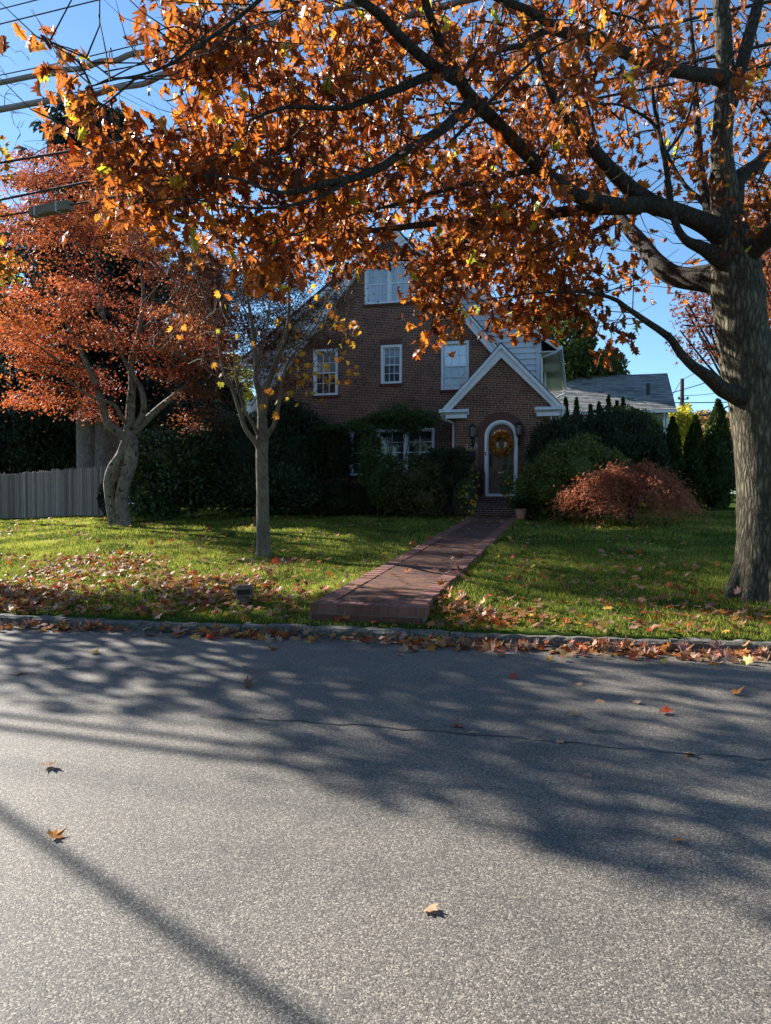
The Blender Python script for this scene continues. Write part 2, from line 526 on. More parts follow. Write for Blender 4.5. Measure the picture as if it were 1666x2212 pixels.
def oak_bark():
    m = bpy.data.materials.new('oak_bark')
    n, l, p, o = nt(m)
    v0 = coords(n, l, 'Object')
    wv = noise(n, l, v0, 4, 4, .6)
    mx = n.new('ShaderNodeMix')
    mx.data_type = 'VECTOR'
    mx.inputs['Factor'].default_value = .09
    l.new(v0, mx.inputs['A'])
    l.new(wv.outputs['Color'], mx.inputs['B'])
    mp = n.new('ShaderNodeMapping')
    mp.inputs['Scale'].default_value = (22, 22, 4.2)
    l.new(mx.outputs['Result'], mp.inputs['Vector'])
    vo = n.new('ShaderNodeTexVoronoi')
    vo.feature = 'DISTANCE_TO_EDGE'
    vo.inputs['Scale'].default_value = 1
    l.new(mp.outputs['Vector'], vo.inputs['Vector'])
    t = noise(n, l, coords(n, l, 'Object', (1, 1, .25)), 46, 8, .7, .5)
    ad = n.new('ShaderNodeMath')
    ad.operation = 'MULTIPLY_ADD'
    l.new(t.outputs['Fac'], ad.inputs[0])
    ad.inputs[1].default_value = .55
    l.new(vo.outputs['Distance'], ad.inputs[2])
    r = ramp(n, [(.2, (.030, .024, .016)), (.42, (.105, .088, .06)), (.62, (.20, .172, .125)), (.8, (.27, .24, .18))])
    l.new(ad.outputs[0], r.inputs['Fac'])
    t2 = noise(n, l, v0, 2.2, 5, .65)
    r2 = ramp(n, [(.36, (.66, .66, .62)), (.55, (1, 1, .96)), (.7, (1.25, 1.28, 1.16))])
    l.new(t2.outputs['Fac'], r2.inputs['Fac'])
    mu = n.new('ShaderNodeMix')
    mu.data_type = 'RGBA'
    mu.blend_type = 'MULTIPLY'
    mu.inputs['Factor'].default_value = 1
    l.new(r.outputs['Color'], mu.inputs['A'])
    l.new(r2.outputs['Color'], mu.inputs['B'])
    l.new(mu.outputs['Result'], p.inputs['Base Color'])
    p.inputs['Roughness'].default_value = .9
    p.inputs['Specular IOR Level'].default_value = .2
    l.new(bump(n, l, ad.outputs[0], 1.0, .035), p.inputs['Normal'])
    MATS['oak_bark'] = m


make_materials()
oak_bark()
M = MATS


# ------------------------------------------------------------------ object helpers
def tag(o, label=None, cat=None, group=None, kind=None):
    if label:
        o['label'] = label
    if cat:
        o['category'] = cat
    if group:
        o['group'] = group
    if kind:
        o['kind'] = kind
    return o


def empty(name, loc, label=None, cat=None, rz=0, group=None):
    o = bpy.data.objects.new(name, None)
    o.empty_display_size = .2
    COL.objects.link(o)
    o.location = loc
    o.rotation_euler = (0, 0, rz)
    return tag(o, label, cat, group)


def link(name, me, parent=None, mats=(), world=False):
    o = bpy.data.objects.new(name, me)
    COL.objects.link(o)
    for m in mats:
        me.materials.append(m)
    if parent is not None:
        o.parent = parent
        if world:
            # geometry is given in world coordinates: shift it into the parent's frame
            mw = Matrix.LocRotScale(parent.location, parent.rotation_euler, None)
            if parent.parent is not None:
                pp = parent.parent
                mw = Matrix.LocRotScale(pp.location, pp.rotation_euler, None) @ mw
            me.transform(mw.inverted())
    return o


class MB:
    def __init__(s):
        s.v, s.f, s.m = [], [], []

    def add(s, vs, fs, mi=0):
        b = len(s.v)
        s.v += [tuple(x) for x in vs]
        s.f += [tuple(b + i for i in f) for f in fs]
        s.m += [mi] * len(fs)

    def box(s, x0, x1, y0, y1, z0, z1, mi=0):
        vs = [(x, y, z) for z in (z0, z1) for y in (y0, y1) for x in (x0, x1)]
        s.add(vs, [(0, 2, 3, 1), (4, 5, 7, 6), (0, 1, 5, 4), (2, 6, 7, 3), (0, 4, 6, 2), (1, 3, 7, 5)], mi)

    def prism_y(s, poly, y0, y1, mi=0):
        """polygon in (x,z), pushed along y"""
        k = len(poly)
        vs = [(x, y0, z) for x, z in poly] + [(x, y1, z) for x, z in poly]
        fs = [tuple(range(k)), tuple(reversed(range(k, 2 * k)))]
        fs += [(i, i + k, (i + 1) % k + k, (i + 1) % k) for i in range(k)]
        s.add(vs, fs, mi)

    def prism_z(s, poly, z0, z1, mi=0):
        k = len(poly)
        vs = [(x, y, z0) for x, y in poly] + [(x, y, z1) for x, y in poly]
        fs = [tuple(reversed(range(k))), tuple(range(k, 2 * k))]
        fs += [(i, (i + 1) % k, (i + 1) % k + k, i + k) for i in range(k)]
        s.add(vs, fs, mi)

    def prism_x(s, poly, x0, x1, mi=0):
        """polygon in (y,z), pushed along x"""
        k = len(poly)
        vs = [(x0, y, z) for y, z in poly] + [(x1, y, z) for y, z in poly]
        fs = [tuple(reversed(range(k))), tuple(range(k, 2 * k))]
        fs += [(i, (i + 1) % k, (i + 1) % k + k, i + k) for i in range(k)]
        s.add(vs, fs, mi)

    def tube(s, pts, rad, n=8, mi=0, wob=0.0, cap=True):
        P = [Vector(p) for p in pts]
        if not hasattr(rad, '__len__'):
            rad = [rad] * len(P)
        b = len(s.v)
        up = None
        for i, p in enumerate(P):
            t = (P[min(i + 1, len(P) - 1)] - P[max(i - 1, 0)]).normalized()
            if up is None:
                a = Vector((0, 0, 1)) if abs(t.z) < .9 else Vector((1, 0, 0))
                up = t.cross(a).normalized()
            else:
                up = (up - t * up.dot(t))
                up = up.normalized() if up.length > 1e-6 else t.orthogonal().normalized()
            q = t.cross(up)
            for k in range(n):
                an = 2 * math.pi * k / n
                r = rad[i] * (1 + wob * math.sin(3 * an + i * .55) * .6 + wob * math.sin(5 * an - i * .8 + 1) * .5)
                s.v.append(tuple(p + up * (math.cos(an) * r) + q * (math.sin(an) * r)))
        for i in range(len(P) - 1):
            for k in range(n):
                k2 = (k + 1) % n
                s.f.append((b + i * n + k, b + i * n + k2, b + (i + 1) * n + k2, b + (i + 1) * n + k))
                s.m.append(mi)
        if cap:
            s.f.append(tuple(b + k for k in reversed(range(n))))
            s.f.append(tuple(b + (len(P) - 1) * n + k for k in range(n)))
            s.m += [mi, mi]

    def lathe(s, prof, c=(0, 0, 0), n=16, mi=0, cap=True):
        b = len(s.v)
        for r, z in prof:
            for k in range(n):
                a = 2 * math.pi * k / n
                s.v.append((c[0] + r * math.cos(a), c[1] + r * math.sin(a), c[2] + z))
        for i in range(len(prof) - 1):
            for k in range(n):
                k2 = (k + 1) % n
                s.f.append((b + i * n + k, b + i * n + k2, b + (i + 1) * n + k2, b + (i + 1) * n + k))
                s.m.append(mi)
        if cap:
            s.f.append(tuple(b + k for k in reversed(range(n))))
            s.f.append(tuple(b + (len(prof) - 1) * n + k for k in range(n)))
            s.m += [mi, mi]

    def blob(s, c, r, nu=14, nv=9, mi=0, lump=.12, seed=0):
        b = len(s.v)
        for j in range(nv + 1):
            ph = -math.pi / 2 + math.pi * j / nv
            for k in range(nu):
                th = 2 * math.pi * k / nu
                q = 1 + lump * math.sin(3 * th + seed) * math.cos(2 * ph) + lump * .6 * math.sin(5 * th - 3 * ph + seed * 2)
                s.v.append((c[0] + r[0] * q * math.cos(ph) * math.cos(th), c[1] + r[1] * q * math.cos(ph) * math.sin(th), c[2] + r[2] * q * math.sin(ph)))
        for j in range(nv):
            for k in range(nu):
                k2 = (k + 1) % nu
                s.f.append((b + j * nu + k, b + j * nu + k2, b + (j + 1) * nu + k2, b + (j + 1) * nu + k))
                s.m.append(mi)

    def build(s, name, mats, parent=None, smooth=False, world=False, bevel=0):
        me = bpy.data.meshes.new(name)
        me.from_pydata(s.v, [], s.f)
        if not isinstance(mats, (list, tuple)):
            mats = [mats]
        o = link(name, me, parent, mats, world)
        if len(mats) > 1:
            me.polygons.foreach_set('material_index', s.m)
        if smooth:
            me.polygons.foreach_set('use_smooth', [True] * len(me.polygons))
        me.update()
        if bevel:
            bv = o.modifiers.new('bevel', 'BEVEL')
            bv.width = bevel
            bv.segments = 2
            bv.limit_method = 'ANGLE'
        return o


def raw_mesh(name, V, T):
    """fast triangle mesh from arrays"""
    me = bpy.data.meshes.new(name)
    V = np.ascontiguousarray(V, np.float32)
    T = np.ascontiguousarray(T, np.int32)
    me.vertices.add(len(V))
    me.vertices.foreach_set('co', V.ravel())
    me.loops.add(T.size)
    me.loops.foreach_set('vertex_index', T.ravel())
    me.polygons.add(len(T))
    me.polygons.foreach_set('loop_start', np.arange(0, T.size, 3, dtype=np.int32))
    me.update(calc_edges=True)
    return me


# ---- leaf outlines (length 1 along y, lying in xy)
def tmpl_oak(curl=.25, bend=.15):
    ys = [0.0, .26, .46, .66, .83, 1.0]
    vx = [.012, .15, .19, .19, .13, 0]
    tips = [(.22, .13), (.37, .40), (.40, .64), (.23, .88)]
    V, T = [], []
    for y in ys:
        V.append((0, y))
    for sg in (1, -1):
        b = len(V)
        for y, x in zip(ys, vx):
            V.append((sg * x, y))
        for i in range(5):
            q = [i, b + i, b + i + 1, i + 1]
            T += [(q[0], q[1], q[2]), (q[0], q[2], q[3])]
        for i, (x, y) in enumerate(tips):
            V.append((sg * x, y))
            T.append((b + i, len(V) - 1, b + i + 1))
        # small extra points on the two big lobes
        V.append((sg * .24, .335 + .05))
    V = np.array(V)
    z = -curl * np.abs(V[:, 0]) ** 1.3 * 1.6 - bend * (V[:, 1] - .3) ** 2 + .05 * np.sin(V[:, 1] * 9 + V[:, 0] * 5)
    return np.column_stack([V, z]), np.array(T)


def tmpl_maple(curl=.2):
    pts = []
    for ang, r in [(-90, .10), (-35, .36), (-12, .36), (5, .56), (20, .38), (32, .44), (48, .60), (62, .37), (75, .46), (90, .70),
                   (105, .46), (118, .37), (132, .60), (148, .44), (160, .38), (175, .56), (192, .36), (215, .36)]:
        pts.append((r * math.cos(R(ang)), .32 + r * math.sin(R(ang))))
    V = [(0, .32)] + pts
    T = [(0, i, i % len(pts) + 1) for i in range(1, len(pts) + 1)]
    # a stalk
    b = len(V)
    V += [(-.012, .22), (.012, .22), (.03, -.2)]
    T.append((b, b + 2, b + 1))
    V = np.array(V)
    rr = np.hypot(V[:, 0], V[:, 1] - .32)
    z = curl * rr ** 2 * 1.5 + .10 * rr * np.sin(np.arctan2(V[:, 1] - .32, V[:, 0]) * 3 + curl * 9)
    return np.column_stack([V, z]), np.array(T)


def tmpl_kite(w=.3, fold=.12):
    V = np.array([(0, 0, 0), (w, .45, fold * .5), (0, 1, -.05), (-w, .45, fold * .5)])
    return V, np.array([(0, 1, 2), (0, 2, 3)])


def tmpl_star(fold=.1):
    """small palmate leaf"""
    pts = []
    for i, a in enumerate([-90, -20, 12, 38, 64, 90, 116, 142, 168, 200]):
        r = [.12, .5, .16, .6, .2, .68, .2, .6, .16, .5][i]
        pts.append((r * math.cos(R(a)), .34 + r * math.sin(R(a)), 0))
    V = [(0, .34, fold)] + pts
    return np.array(V), np.array([(0, i, i % 10 + 1) for i in range(1, 11)])


def tmpl_blade():
    return np.array([(-.055, 0, 0), (.055, 0, 0), (0.0, 1, -.18)]), np.array([(0, 1, 2)])


def unit(a):
    return a / np.maximum(np.linalg.norm(a, axis=1, keepdims=True), 1e-9)


def frames(axis, nrm):
    """rotation stacks: leaf y along axis, leaf z near nrm"""
    y = unit(axis)
    x = unit(np.cross(y, nrm))
    z = np.cross(x, y)
    return np.stack([x, y, z], axis=2)


def leaves(name, tmpls, pos, axis, nrm, size, mat, parent=None, extra=None, world=True):
    if not isinstance(tmpls, list):
        tmpls = [tmpls]
    pos = np.asarray(pos, float)
    N = len(pos)
    Rm = frames(np.asarray(axis, float), np.asarray(nrm, float))
    size = np.broadcast_to(np.asarray(size, float), (N,))
    which = np.arange(N) % len(tmpls)
    Vs, Ts, off = [], [], 0
    for k, (tv, tt) in enumerate(tmpls):
        idx = np.where(which == k)[0]
        if not len(idx):
            continue
        v = np.einsum('nij,kj->nki', Rm[idx], tv) * size[idx][:, None, None] + pos[idx][:, None, :]
        t = tt[None] + (np.arange(len(idx)) * len(tv))[:, None, None] + off
        Vs.append(v.reshape(-1, 3))
        Ts.append(t.reshape(-1, 3))
        off += len(idx) * len(tv)
    if extra is not None:           # MB with inner mass
        ev = np.array(extra.v)
        et = []
        for f in extra.f:
            for i in range(1, len(f) - 1):
                et.append((f[0], f[i], f[i + 1]))
        Vs.append(ev)
        Ts.append(np.array(et) + off)
    me = raw_mesh(name, np.concatenate(Vs), np.concatenate(Ts))
    return link(name, me, parent, [mat], world)


def rnd(n, s=1.0):
    return RNG.normal(size=(n, 3)) * s


def catmull(pts, per=6):
    P = np.array(pts, float)
    out = []
    for i in range(len(P) - 1):
        p0, p1, p2, p3 = P[max(i - 1, 0)], P[i], P[i + 1], P[min(i + 2, len(P) - 1)]
        for k in range(per):
            t = k / per
            out.append(.5 * (2 * p1 + (p2 - p0) * t + (2 * p0 - 5 * p1 + 4 * p2 - p3) * t * t + (3 * p1 - p0 - 3 * p2 + p3) * t ** 3))
    out.append(P[-1])
    return np.array(out)


def limb_from_px(px, per=6):
    """[(u,v,depth,radius)...] -> smooth centreline and radii"""
    P = [list(atY(u, v, d)) + [r] for u, v, d, r in px]
    C = catmull(P, per)
    return C[:, :3], C[:, 3]


# ------------------------------------------------------------------ light and sky
SUN_EL, SUN_AZ = R(30), R(-52)         # azimuth from +Y towards +X
sdir = Vector((math.sin(SUN_AZ) * math.cos(SUN_EL), math.cos(SUN_AZ) * math.cos(SUN_EL), math.sin(SUN_EL)))
sl = bpy.data.lights.new('sun', 'SUN')
sl.energy = 5.0
sl.angle = R(.53)
sl.color = (1, .95, .87)
so = bpy.data.objects.new('sun', sl)
COL.objects.link(so)
so.location = (0, 0, 60)
so.rotation_euler = sdir.to_track_quat('Z', 'Y').to_euler()
w = bpy.data.worlds.new('World')
scene.world = w
w.use_nodes = True
wn, wl = w.node_tree.nodes, w.node_tree.links
sky = wn.new('ShaderNodeTexSky')
sky.sky_type = 'NISHITA'
sky.sun_disc = False
sky.sun_elevation = SUN_EL
sky.sun_rotation = SUN_AZ
sky.altitude = 50
sky.air_density = .8
sky.dust_density = .1
sky.ozone_density = 2.0
tint = wn.new('ShaderNodeMix')
tint.data_type = 'RGBA'
tint.blend_type = 'MULTIPLY'
tint.inputs['Factor'].default_value = 1
tint.inputs['B'].default_value = (.80, 1.0, 1.05, 1)
wl.new(sky.outputs[0], tint.inputs['A'])
wl.new(tint.outputs['Result'], wn['Background'].inputs['Color'])
wn['Background'].inputs['Strength'].default_value = .078
scene.view_settings.view_transform = 'Standard'
scene.view_settings.look = 'None'
scene.view_settings.exposure = 1.48
scene.render.engine = 'CYCLES'
scene.cycles.max_bounces = 7
scene.cycles.transmission_bounces = 5
scene.cycles.diffuse_bounces = 4

# ------------------------------------------------------------------ ground, road, kerb, walk
def build_ground():
    ss = np.concatenate([[-700, -300, -120, -60, -40], np.arange(-26, 30.1, .3), [40, 60, 120, 300, 700]])
    ts = np.concatenate([[-700, -100, .12, .1201], np.arange(.2, 26, .28), [28, 32, 40, 60, 120, 300, 900]])
    S, T = np.meshgrid(ss, ts)
    X, Y = from_st(S, T)
    Z = terrain(X, Y)
    Z[:3] = -.05
    V = np.column_stack([X.ravel(), Y.ravel(), Z.ravel()])
    ns, ntv = len(ss), len(ts)
    i = np.arange(ns - 1)[None, :] + ns * np.arange(ntv - 1)[:, None]
    i = i.ravel()
    T3 = np.concatenate([np.column_stack([i, i + 1, i + 1 + ns]), np.column_stack([i, i + 1 + ns, i + ns])])
    me = raw_mesh('lawn', V, T3)
    o = link('lawn', me, None, [M['turf']])
    me.polygons.foreach_set('use_smooth', [True] * len(me.polygons))
    tag(o, 'front lawn rising from the kerb to the house', 'lawn', kind='structure')
    # road
    b = MB()
    x = []
    for s_, t_ in ((-90, -9.5), (90, -9.5), (90, .02), (-90, .02)):
        X_, Y_ = from_st(s_, t_)
        x.append((X_, Y_, 0.0))
    b.add(x, [(0, 1, 2, 3)])
    ro = b.build('road', M['asphalt'])
    tag(ro, 'grey asphalt road mottled with tree shadows', 'road', kind='structure')
    # tar-sealed crack
    b = MB()
    pts = [road_pt(u, v) for u, v in ((420, 1549), (520, 1553), (650, 1559), (900, 1577), (1150, 1597), (1400, 1621), (1666, 1641), (1900, 1668))]
    pts = [Vector(p) for p in catmull(pts, 8)]
    L, Rr = [], []
    for i, p in enumerate(pts):
        wv = (.009 + .004 * math.sin(i * 1.7) + .003 * math.sin(i * 3.1)) * min(1, i / 14)
        wy = .018 * math.sin(i * 1.3) + .012 * math.sin(i * 2.9)
        L.append((p.x + .01 * math.sin(i * .9), p.y + wy + wv, .004))
        Rr.append((p.x, p.y + wy - wv, .004))
    k = len(pts)
    b.add(L + Rr, [(i + k, i + 1 + k, i + 1, i) for i in range(k - 1)])
    b.build('tar_seam', M['tar'], ro)
    # kerb
    b = MB()
    s0 = -60.0
    prof0 = [(0.0, -.05), (.006, .080), (.035, .110), (.15, .114), (.165, .10), (.165, -.05)]
    while s0 < 60:
        ln = random.uniform(1.9, 2.6)
        dz, dt = random.uniform(-.014, .010), random.uniform(-.012, .012)
        nseg = 22
        rows = []
        for i in range(nseg + 1):
            s_ = s0 + (ln - .014) * i / nseg
            row = []
            for j, (t_, z_) in enumerate(prof0):
                jt = random.uniform(-.013, .013) if 0 < j < 4 else 0
                jz = random.uniform(-.014, .005) if z_ > 0 else 0
                X_, Y_ = from_st(s_, t_ + dt + jt)
                row.append((X_, Y_, z_ + (dz if z_ > 0 else 0) + jz))
            rows.append(row)
        base = [p for r_ in rows for p in r_]
        m_ = len(prof0)
        fs = [(i * m_ + j, (i + 1) * m_ + j, (i + 1) * m_ + j + 1, i * m_ + j + 1) for i in range(nseg) for j in range(m_ - 1)]
        fs += [tuple(range(m_)), tuple(reversed(range(nseg * m_, nseg * m_ + m_)))]
        b.add(base, fs)
        s0 += ln
    tag(b.build('kerb', M['kerb']), 'worn pale concrete kerb along the road', 'kerb', kind='structure')
    # brick walk
    d = PB - PA
    L_ = float(np.hypot(*d))
    ang = math.atan2(-d[0], d[1])
    root = empty('path', (PA[0], PA[1], 0), None, None, ang)
    tag(root, 'straight red brick walk running up to the front door', 'brick path', kind='structure')

    def zz(y):
        return PZ0 + (PZ1 - PZ0) * y / L_

    def slab(x0, x1, y0, y1, up, mat, name, down=.18, n=1):
        q = MB()
        for i in range(n):
            ya, yb = y0 + (y1 - y0) * i / n, y0 + (y1 - y0) * (i + 1) / n
            q.add([(x0, ya, zz(ya) + up), (x1, ya, zz(ya) + up), (x1, yb, zz(yb) + up), (x0, yb, zz(yb) + up),
                   (x0, ya, zz(ya) - down), (x1, ya, zz(ya) - down), (x1, yb, zz(yb) - down), (x0, yb, zz(yb) - down)],
                  [(0, 1, 2, 3), (0, 4, 5, 1), (1, 5, 6, 2), (2, 6, 7, 3), (3, 7, 4, 0)])
        return q.build(name, mat, root)
    slab(-PHW + .205, PHW - .205, .215, L_, -.006, M['paving_brick'], 'paving')
    # edging: single bricks laid across, slightly uneven
    for side in (-1, 1):
        q = MB()
        y = .215
        while y < L_ - .1:
            x0 = side * (PHW - .205) + random.uniform(-.006, .006)
            x1 = side * PHW + random.uniform(-.012, .012)
            x0, x1 = min(x0, x1), max(x0, x1)
            up = random.uniform(-.002, .010)
            ya, yb = y, y + .093
            q.add([(x0, ya, zz(ya) + up), (x1, ya, zz(ya) + up), (x1, yb, zz(yb) + up), (x0, yb, zz(yb) + up),
                   (x0, ya, zz(ya) - .1), (x1, ya, zz(ya) - .1), (x1, yb, zz(yb) - .1), (x0, yb, zz(yb) - .1)],
                  [(0, 1, 2, 3), (0, 4, 5, 1), (1, 5, 6, 2), (2, 6, 7, 3), (3, 7, 4, 0)])
            y += .1
        q.build('edging', M['edge_brick'], root)
    # bull-nose course at the street end, bricks on edge with pale joints
    q = MB()
    x = -PHW - .02
    q2 = MB()
    while x < PHW - .05:
        q.box(x, x + .098, 0 + random.uniform(-.004, .004), .205, PZ0 - .105, PZ0 + .012 + random.uniform(-.003, .003))
        x += .107
    q.build('step_edge', M['edge_brick'], root, bevel=.006)
    q2.box(-PHW - .02, PHW + .02, .008, .212, -.05, PZ0 + .004)
    q2.build('mortar_bed', M['mortar'], root)
    q3 = MB()
    q3.box(-PHW + .0, PHW, -.006, .2, -.05, PZ0 - .112)
    q3.build('plinth', M['arch_brick'], root)


m_ = leafmat('edge_brick_tmp', [(0, (.2, .07, .06)), (1, (.2, .07, .06))], 0)


def edge_mat():
    m = bpy.data.materials.new('edge_brick')
    n, l, p, o = nt(m)
    g = n.new('ShaderNodeNewGeometry')
    r = ramp(n, [(0, (.13, .045, .028)), (.5, (.18, .066, .042)), (1, (.24, .098, .066))])
    l.new(g.outputs['Random Per Island'], r.inputs['Fac'])
    t = noise(n, l, coords(n, l, 'Object'), 30, 4, .7)
    r2 = ramp(n, [(.3, (.75, .75, .75)), (.7, (1.15, 1.15, 1.15))])
    l.new(t.outputs['Fac'], r2.inputs['Fac'])
    mu = n.new('ShaderNodeMix')
    mu.data_type = 'RGBA'
    mu.blend_type = 'MULTIPLY'
    mu.inputs['Factor'].default_value = 1
    l.new(r.outputs['Color'], mu.inputs['A'])
    l.new(r2.outputs['Color'], mu.inputs['B'])
    l.new(mu.outputs['Result'], p.inputs['Base Color'])
    p.inputs['Roughness'].default_value = .8
    l.new(bump(n, l, t.outputs['Fac'], .3, .004), p.inputs['Normal'])
    MATS['edge_brick'] = m


bpy.data.materials.remove(m_)
edge_mat()
build_ground()


# ------------------------------------------------------------------ grass blades and leaf litter
def visible_lawn(n, tmin, tmax, dens_pow=1.0):
    """random spots on the lawn inside the view"""
    out = []
    got = 0
    while got < n:
        k = n * 3
        t = tmin + (tmax - tmin) * RNG.random(k) ** dens_pow
        hw = 6.0 + t * .85
        s = (RNG.random(k) * 2 - 1) * hw
        x, y = from_st(s, t)
        a, b, L = path_coords(x, y)
        ok = ~((np.abs(b) < PHW + .03) & (a > -.05)) & (np.abs(x) < y * .545)
        out.append(np.column_stack([x[ok], y[ok]]))
        got += ok.sum()
    return np.concatenate(out)[:n]


def build_grass():
    p = np.concatenate([visible_lawn(135000, .17, 7, 1.0), visible_lawn(110000, 7, 19, 1.0)])
    # thin, worn spots, and tufts leaning over the edge of the walk and the kerb
    s, t = st(p[:, 0], p[:, 1])
    worn = np.sin(s * 1.9 + 2 * np.sin(t * 1.3)) + np.sin(t * 2.7 - s * .8) + .8 * np.sin(s * 4.3 + t * 3.1)
    p = p[(worn < 1.55) | (RNG.random(len(p)) < .25)]
    d = (PB - PA) / np.hypot(*(PB - PA))
    k = 5200
    a_ = RNG.random(k) * 13.3 + .1
    side = np.where(RNG.random(k) < .5, -1, 1)
    bb = side * (PHW + .012 + np.abs(RNG.normal(size=k)) * .02)
    keep = RNG.random(k) < .5 + .5 * np.sin(a_ * 3.1 + side * 2)
    e_ = PA + a_[:, None] * d + bb[:, None] * np.array((d[1], -d[0]))
    p = np.concatenate([p, e_[keep]])
    n = len(p)
    z = terrain(p[:, 0], p[:, 1])
    pos = np.column_stack([p, z - .004])
    ax = rnd(n, .42)
    ax[:, 2] = 1
    nr = rnd(n)
    s, t = st(p[:, 0], p[:, 1])
    size = RNG.uniform(.026, .058, n) * (1 + .5 * (np.sin(p[:, 0] * 2.3) * np.sin(p[:, 1] * 1.7) > .5)) * (1 + .35 * (t > 8))
    o = leaves('grass', tmpl_blade(), pos, ax, nr, size, M['grass'])
    tag(o, 'short green grass blades covering the front lawn', 'grass', kind='stuff')


build_grass()

MAPLES = [tmpl_maple(c) for c in (.05, .35, .6, -.3, .9)]


def build_litter():
    P = []
    # thick along the kerb, thinner up the lawn
    a = visible_lawn(3400, .17, 1.6, 1.0)
    P.append(a[(a[:, 0] < -1.0) | (RNG.random(len(a)) < .30)])
    a = visible_lawn(4200, .3, 4.5, 1.0)
    P.append(a[(a[:, 0] < -1.0) | (RNG.random(len(a)) < .25)])
    b = visible_lawn(1900, 4, 14, 1.0)
    P.append(b[(RNG.random(len(b)) < .62)])
    # drifts
    for (u, v, rr, k) in ((600, 1270, .7, 150), (420, 1262, .9, 160), (230, 1280, .8, 140), (100, 1300, .6, 100), (690, 1290, .35, 70), (1230, 1235, .5, 40), (1050, 1330, .4, 60), (60, 1240, .7, 70), (1120, 1345, .4, 40)):
        c = ground(u, v)
        P.append(np.column_stack([c.x + RNG.normal(size=k) * rr, c.y + RNG.normal(size=k) * rr * .45]))
    p = np.concatenate(P)
    s, t = st(p[:, 0], p[:, 1])
    a_, b_, L = path_coords(p[:, 0], p[:, 1])
    ok = (t > .16) & ~((np.abs(b_) < PHW + .03) & (a_ > -.05))
    # thin the kerb band in patches
    patch = np.sin(s * 2.1 + 1) + np.sin(s * .9) + np.sin(t * 2.2 + s)
    ok &= (RNG.random(len(p)) < np.clip(.45 + .3 * patch, .12, 1))
    p = p[ok]
    n = len(p)
    z = terrain(p[:, 0], p[:, 1]) + RNG.uniform(.03, .062, n)
    # leaves on the walk
    wpts = []
    d = (PB - PA) / np.hypot(*(PB - PA))
    nr_ = np.array((d[1], -d[0]))
    for i in range(95):
        a1 = RNG.uniform(.1, 13.6)
        b1 = RNG.choice([RNG.uniform(-.62, .62), RNG.normal() * .06 + .6 * RNG.choice([-1, 1])])
        q = PA + d * a1 + nr_ * b1
        wpts.append((q[0], q[1], PZ0 + (PZ1 - PZ0) * a1 / 13.8 + .012))
    # the drift in the gutter behind the bigger leaves
    for i in range(1150):
        s_ = RNG.uniform(-6.5, 5.2)
        if RNG.random() > (.95 if s_ > .3 else .5) * (.75 + .25 * math.sin(s_ * 3.1)):
            continue
        t_ = -abs(RNG.normal() * (.17 if s_ > .2 else .11)) - .015
        gx, gy = from_st(s_, t_)
        wpts.append((gx, gy, .012 + .075 * math.exp(t_ / .14) * RNG.random()))
    # heap at the foot of the steps
    for i in range(40):
        q = PB - d * abs(RNG.normal() * .25) + nr_ * RNG.uniform(-.9, .8)
        wpts.append((q[0], q[1], PZ1 + .02))
    pos = np.concatenate([np.column_stack([p, z]), np.array(wpts)])
    n = len(pos)
    nrm = rnd(n, .42)
    nrm[:, 2] = 1
    flip = RNG.random(n) < .3
    nrm[flip] *= -1
    o = leaves('fallen_leaves', MAPLES, pos, rnd(n) * np.array((1, 1, .25)), nrm, RNG.uniform(.06, .135, n), M['litter'])
    tag(o, 'red, orange and tan maple leaves strewn over lawn and brick walk', 'fallen leaves', kind='stuff')


build_litter()

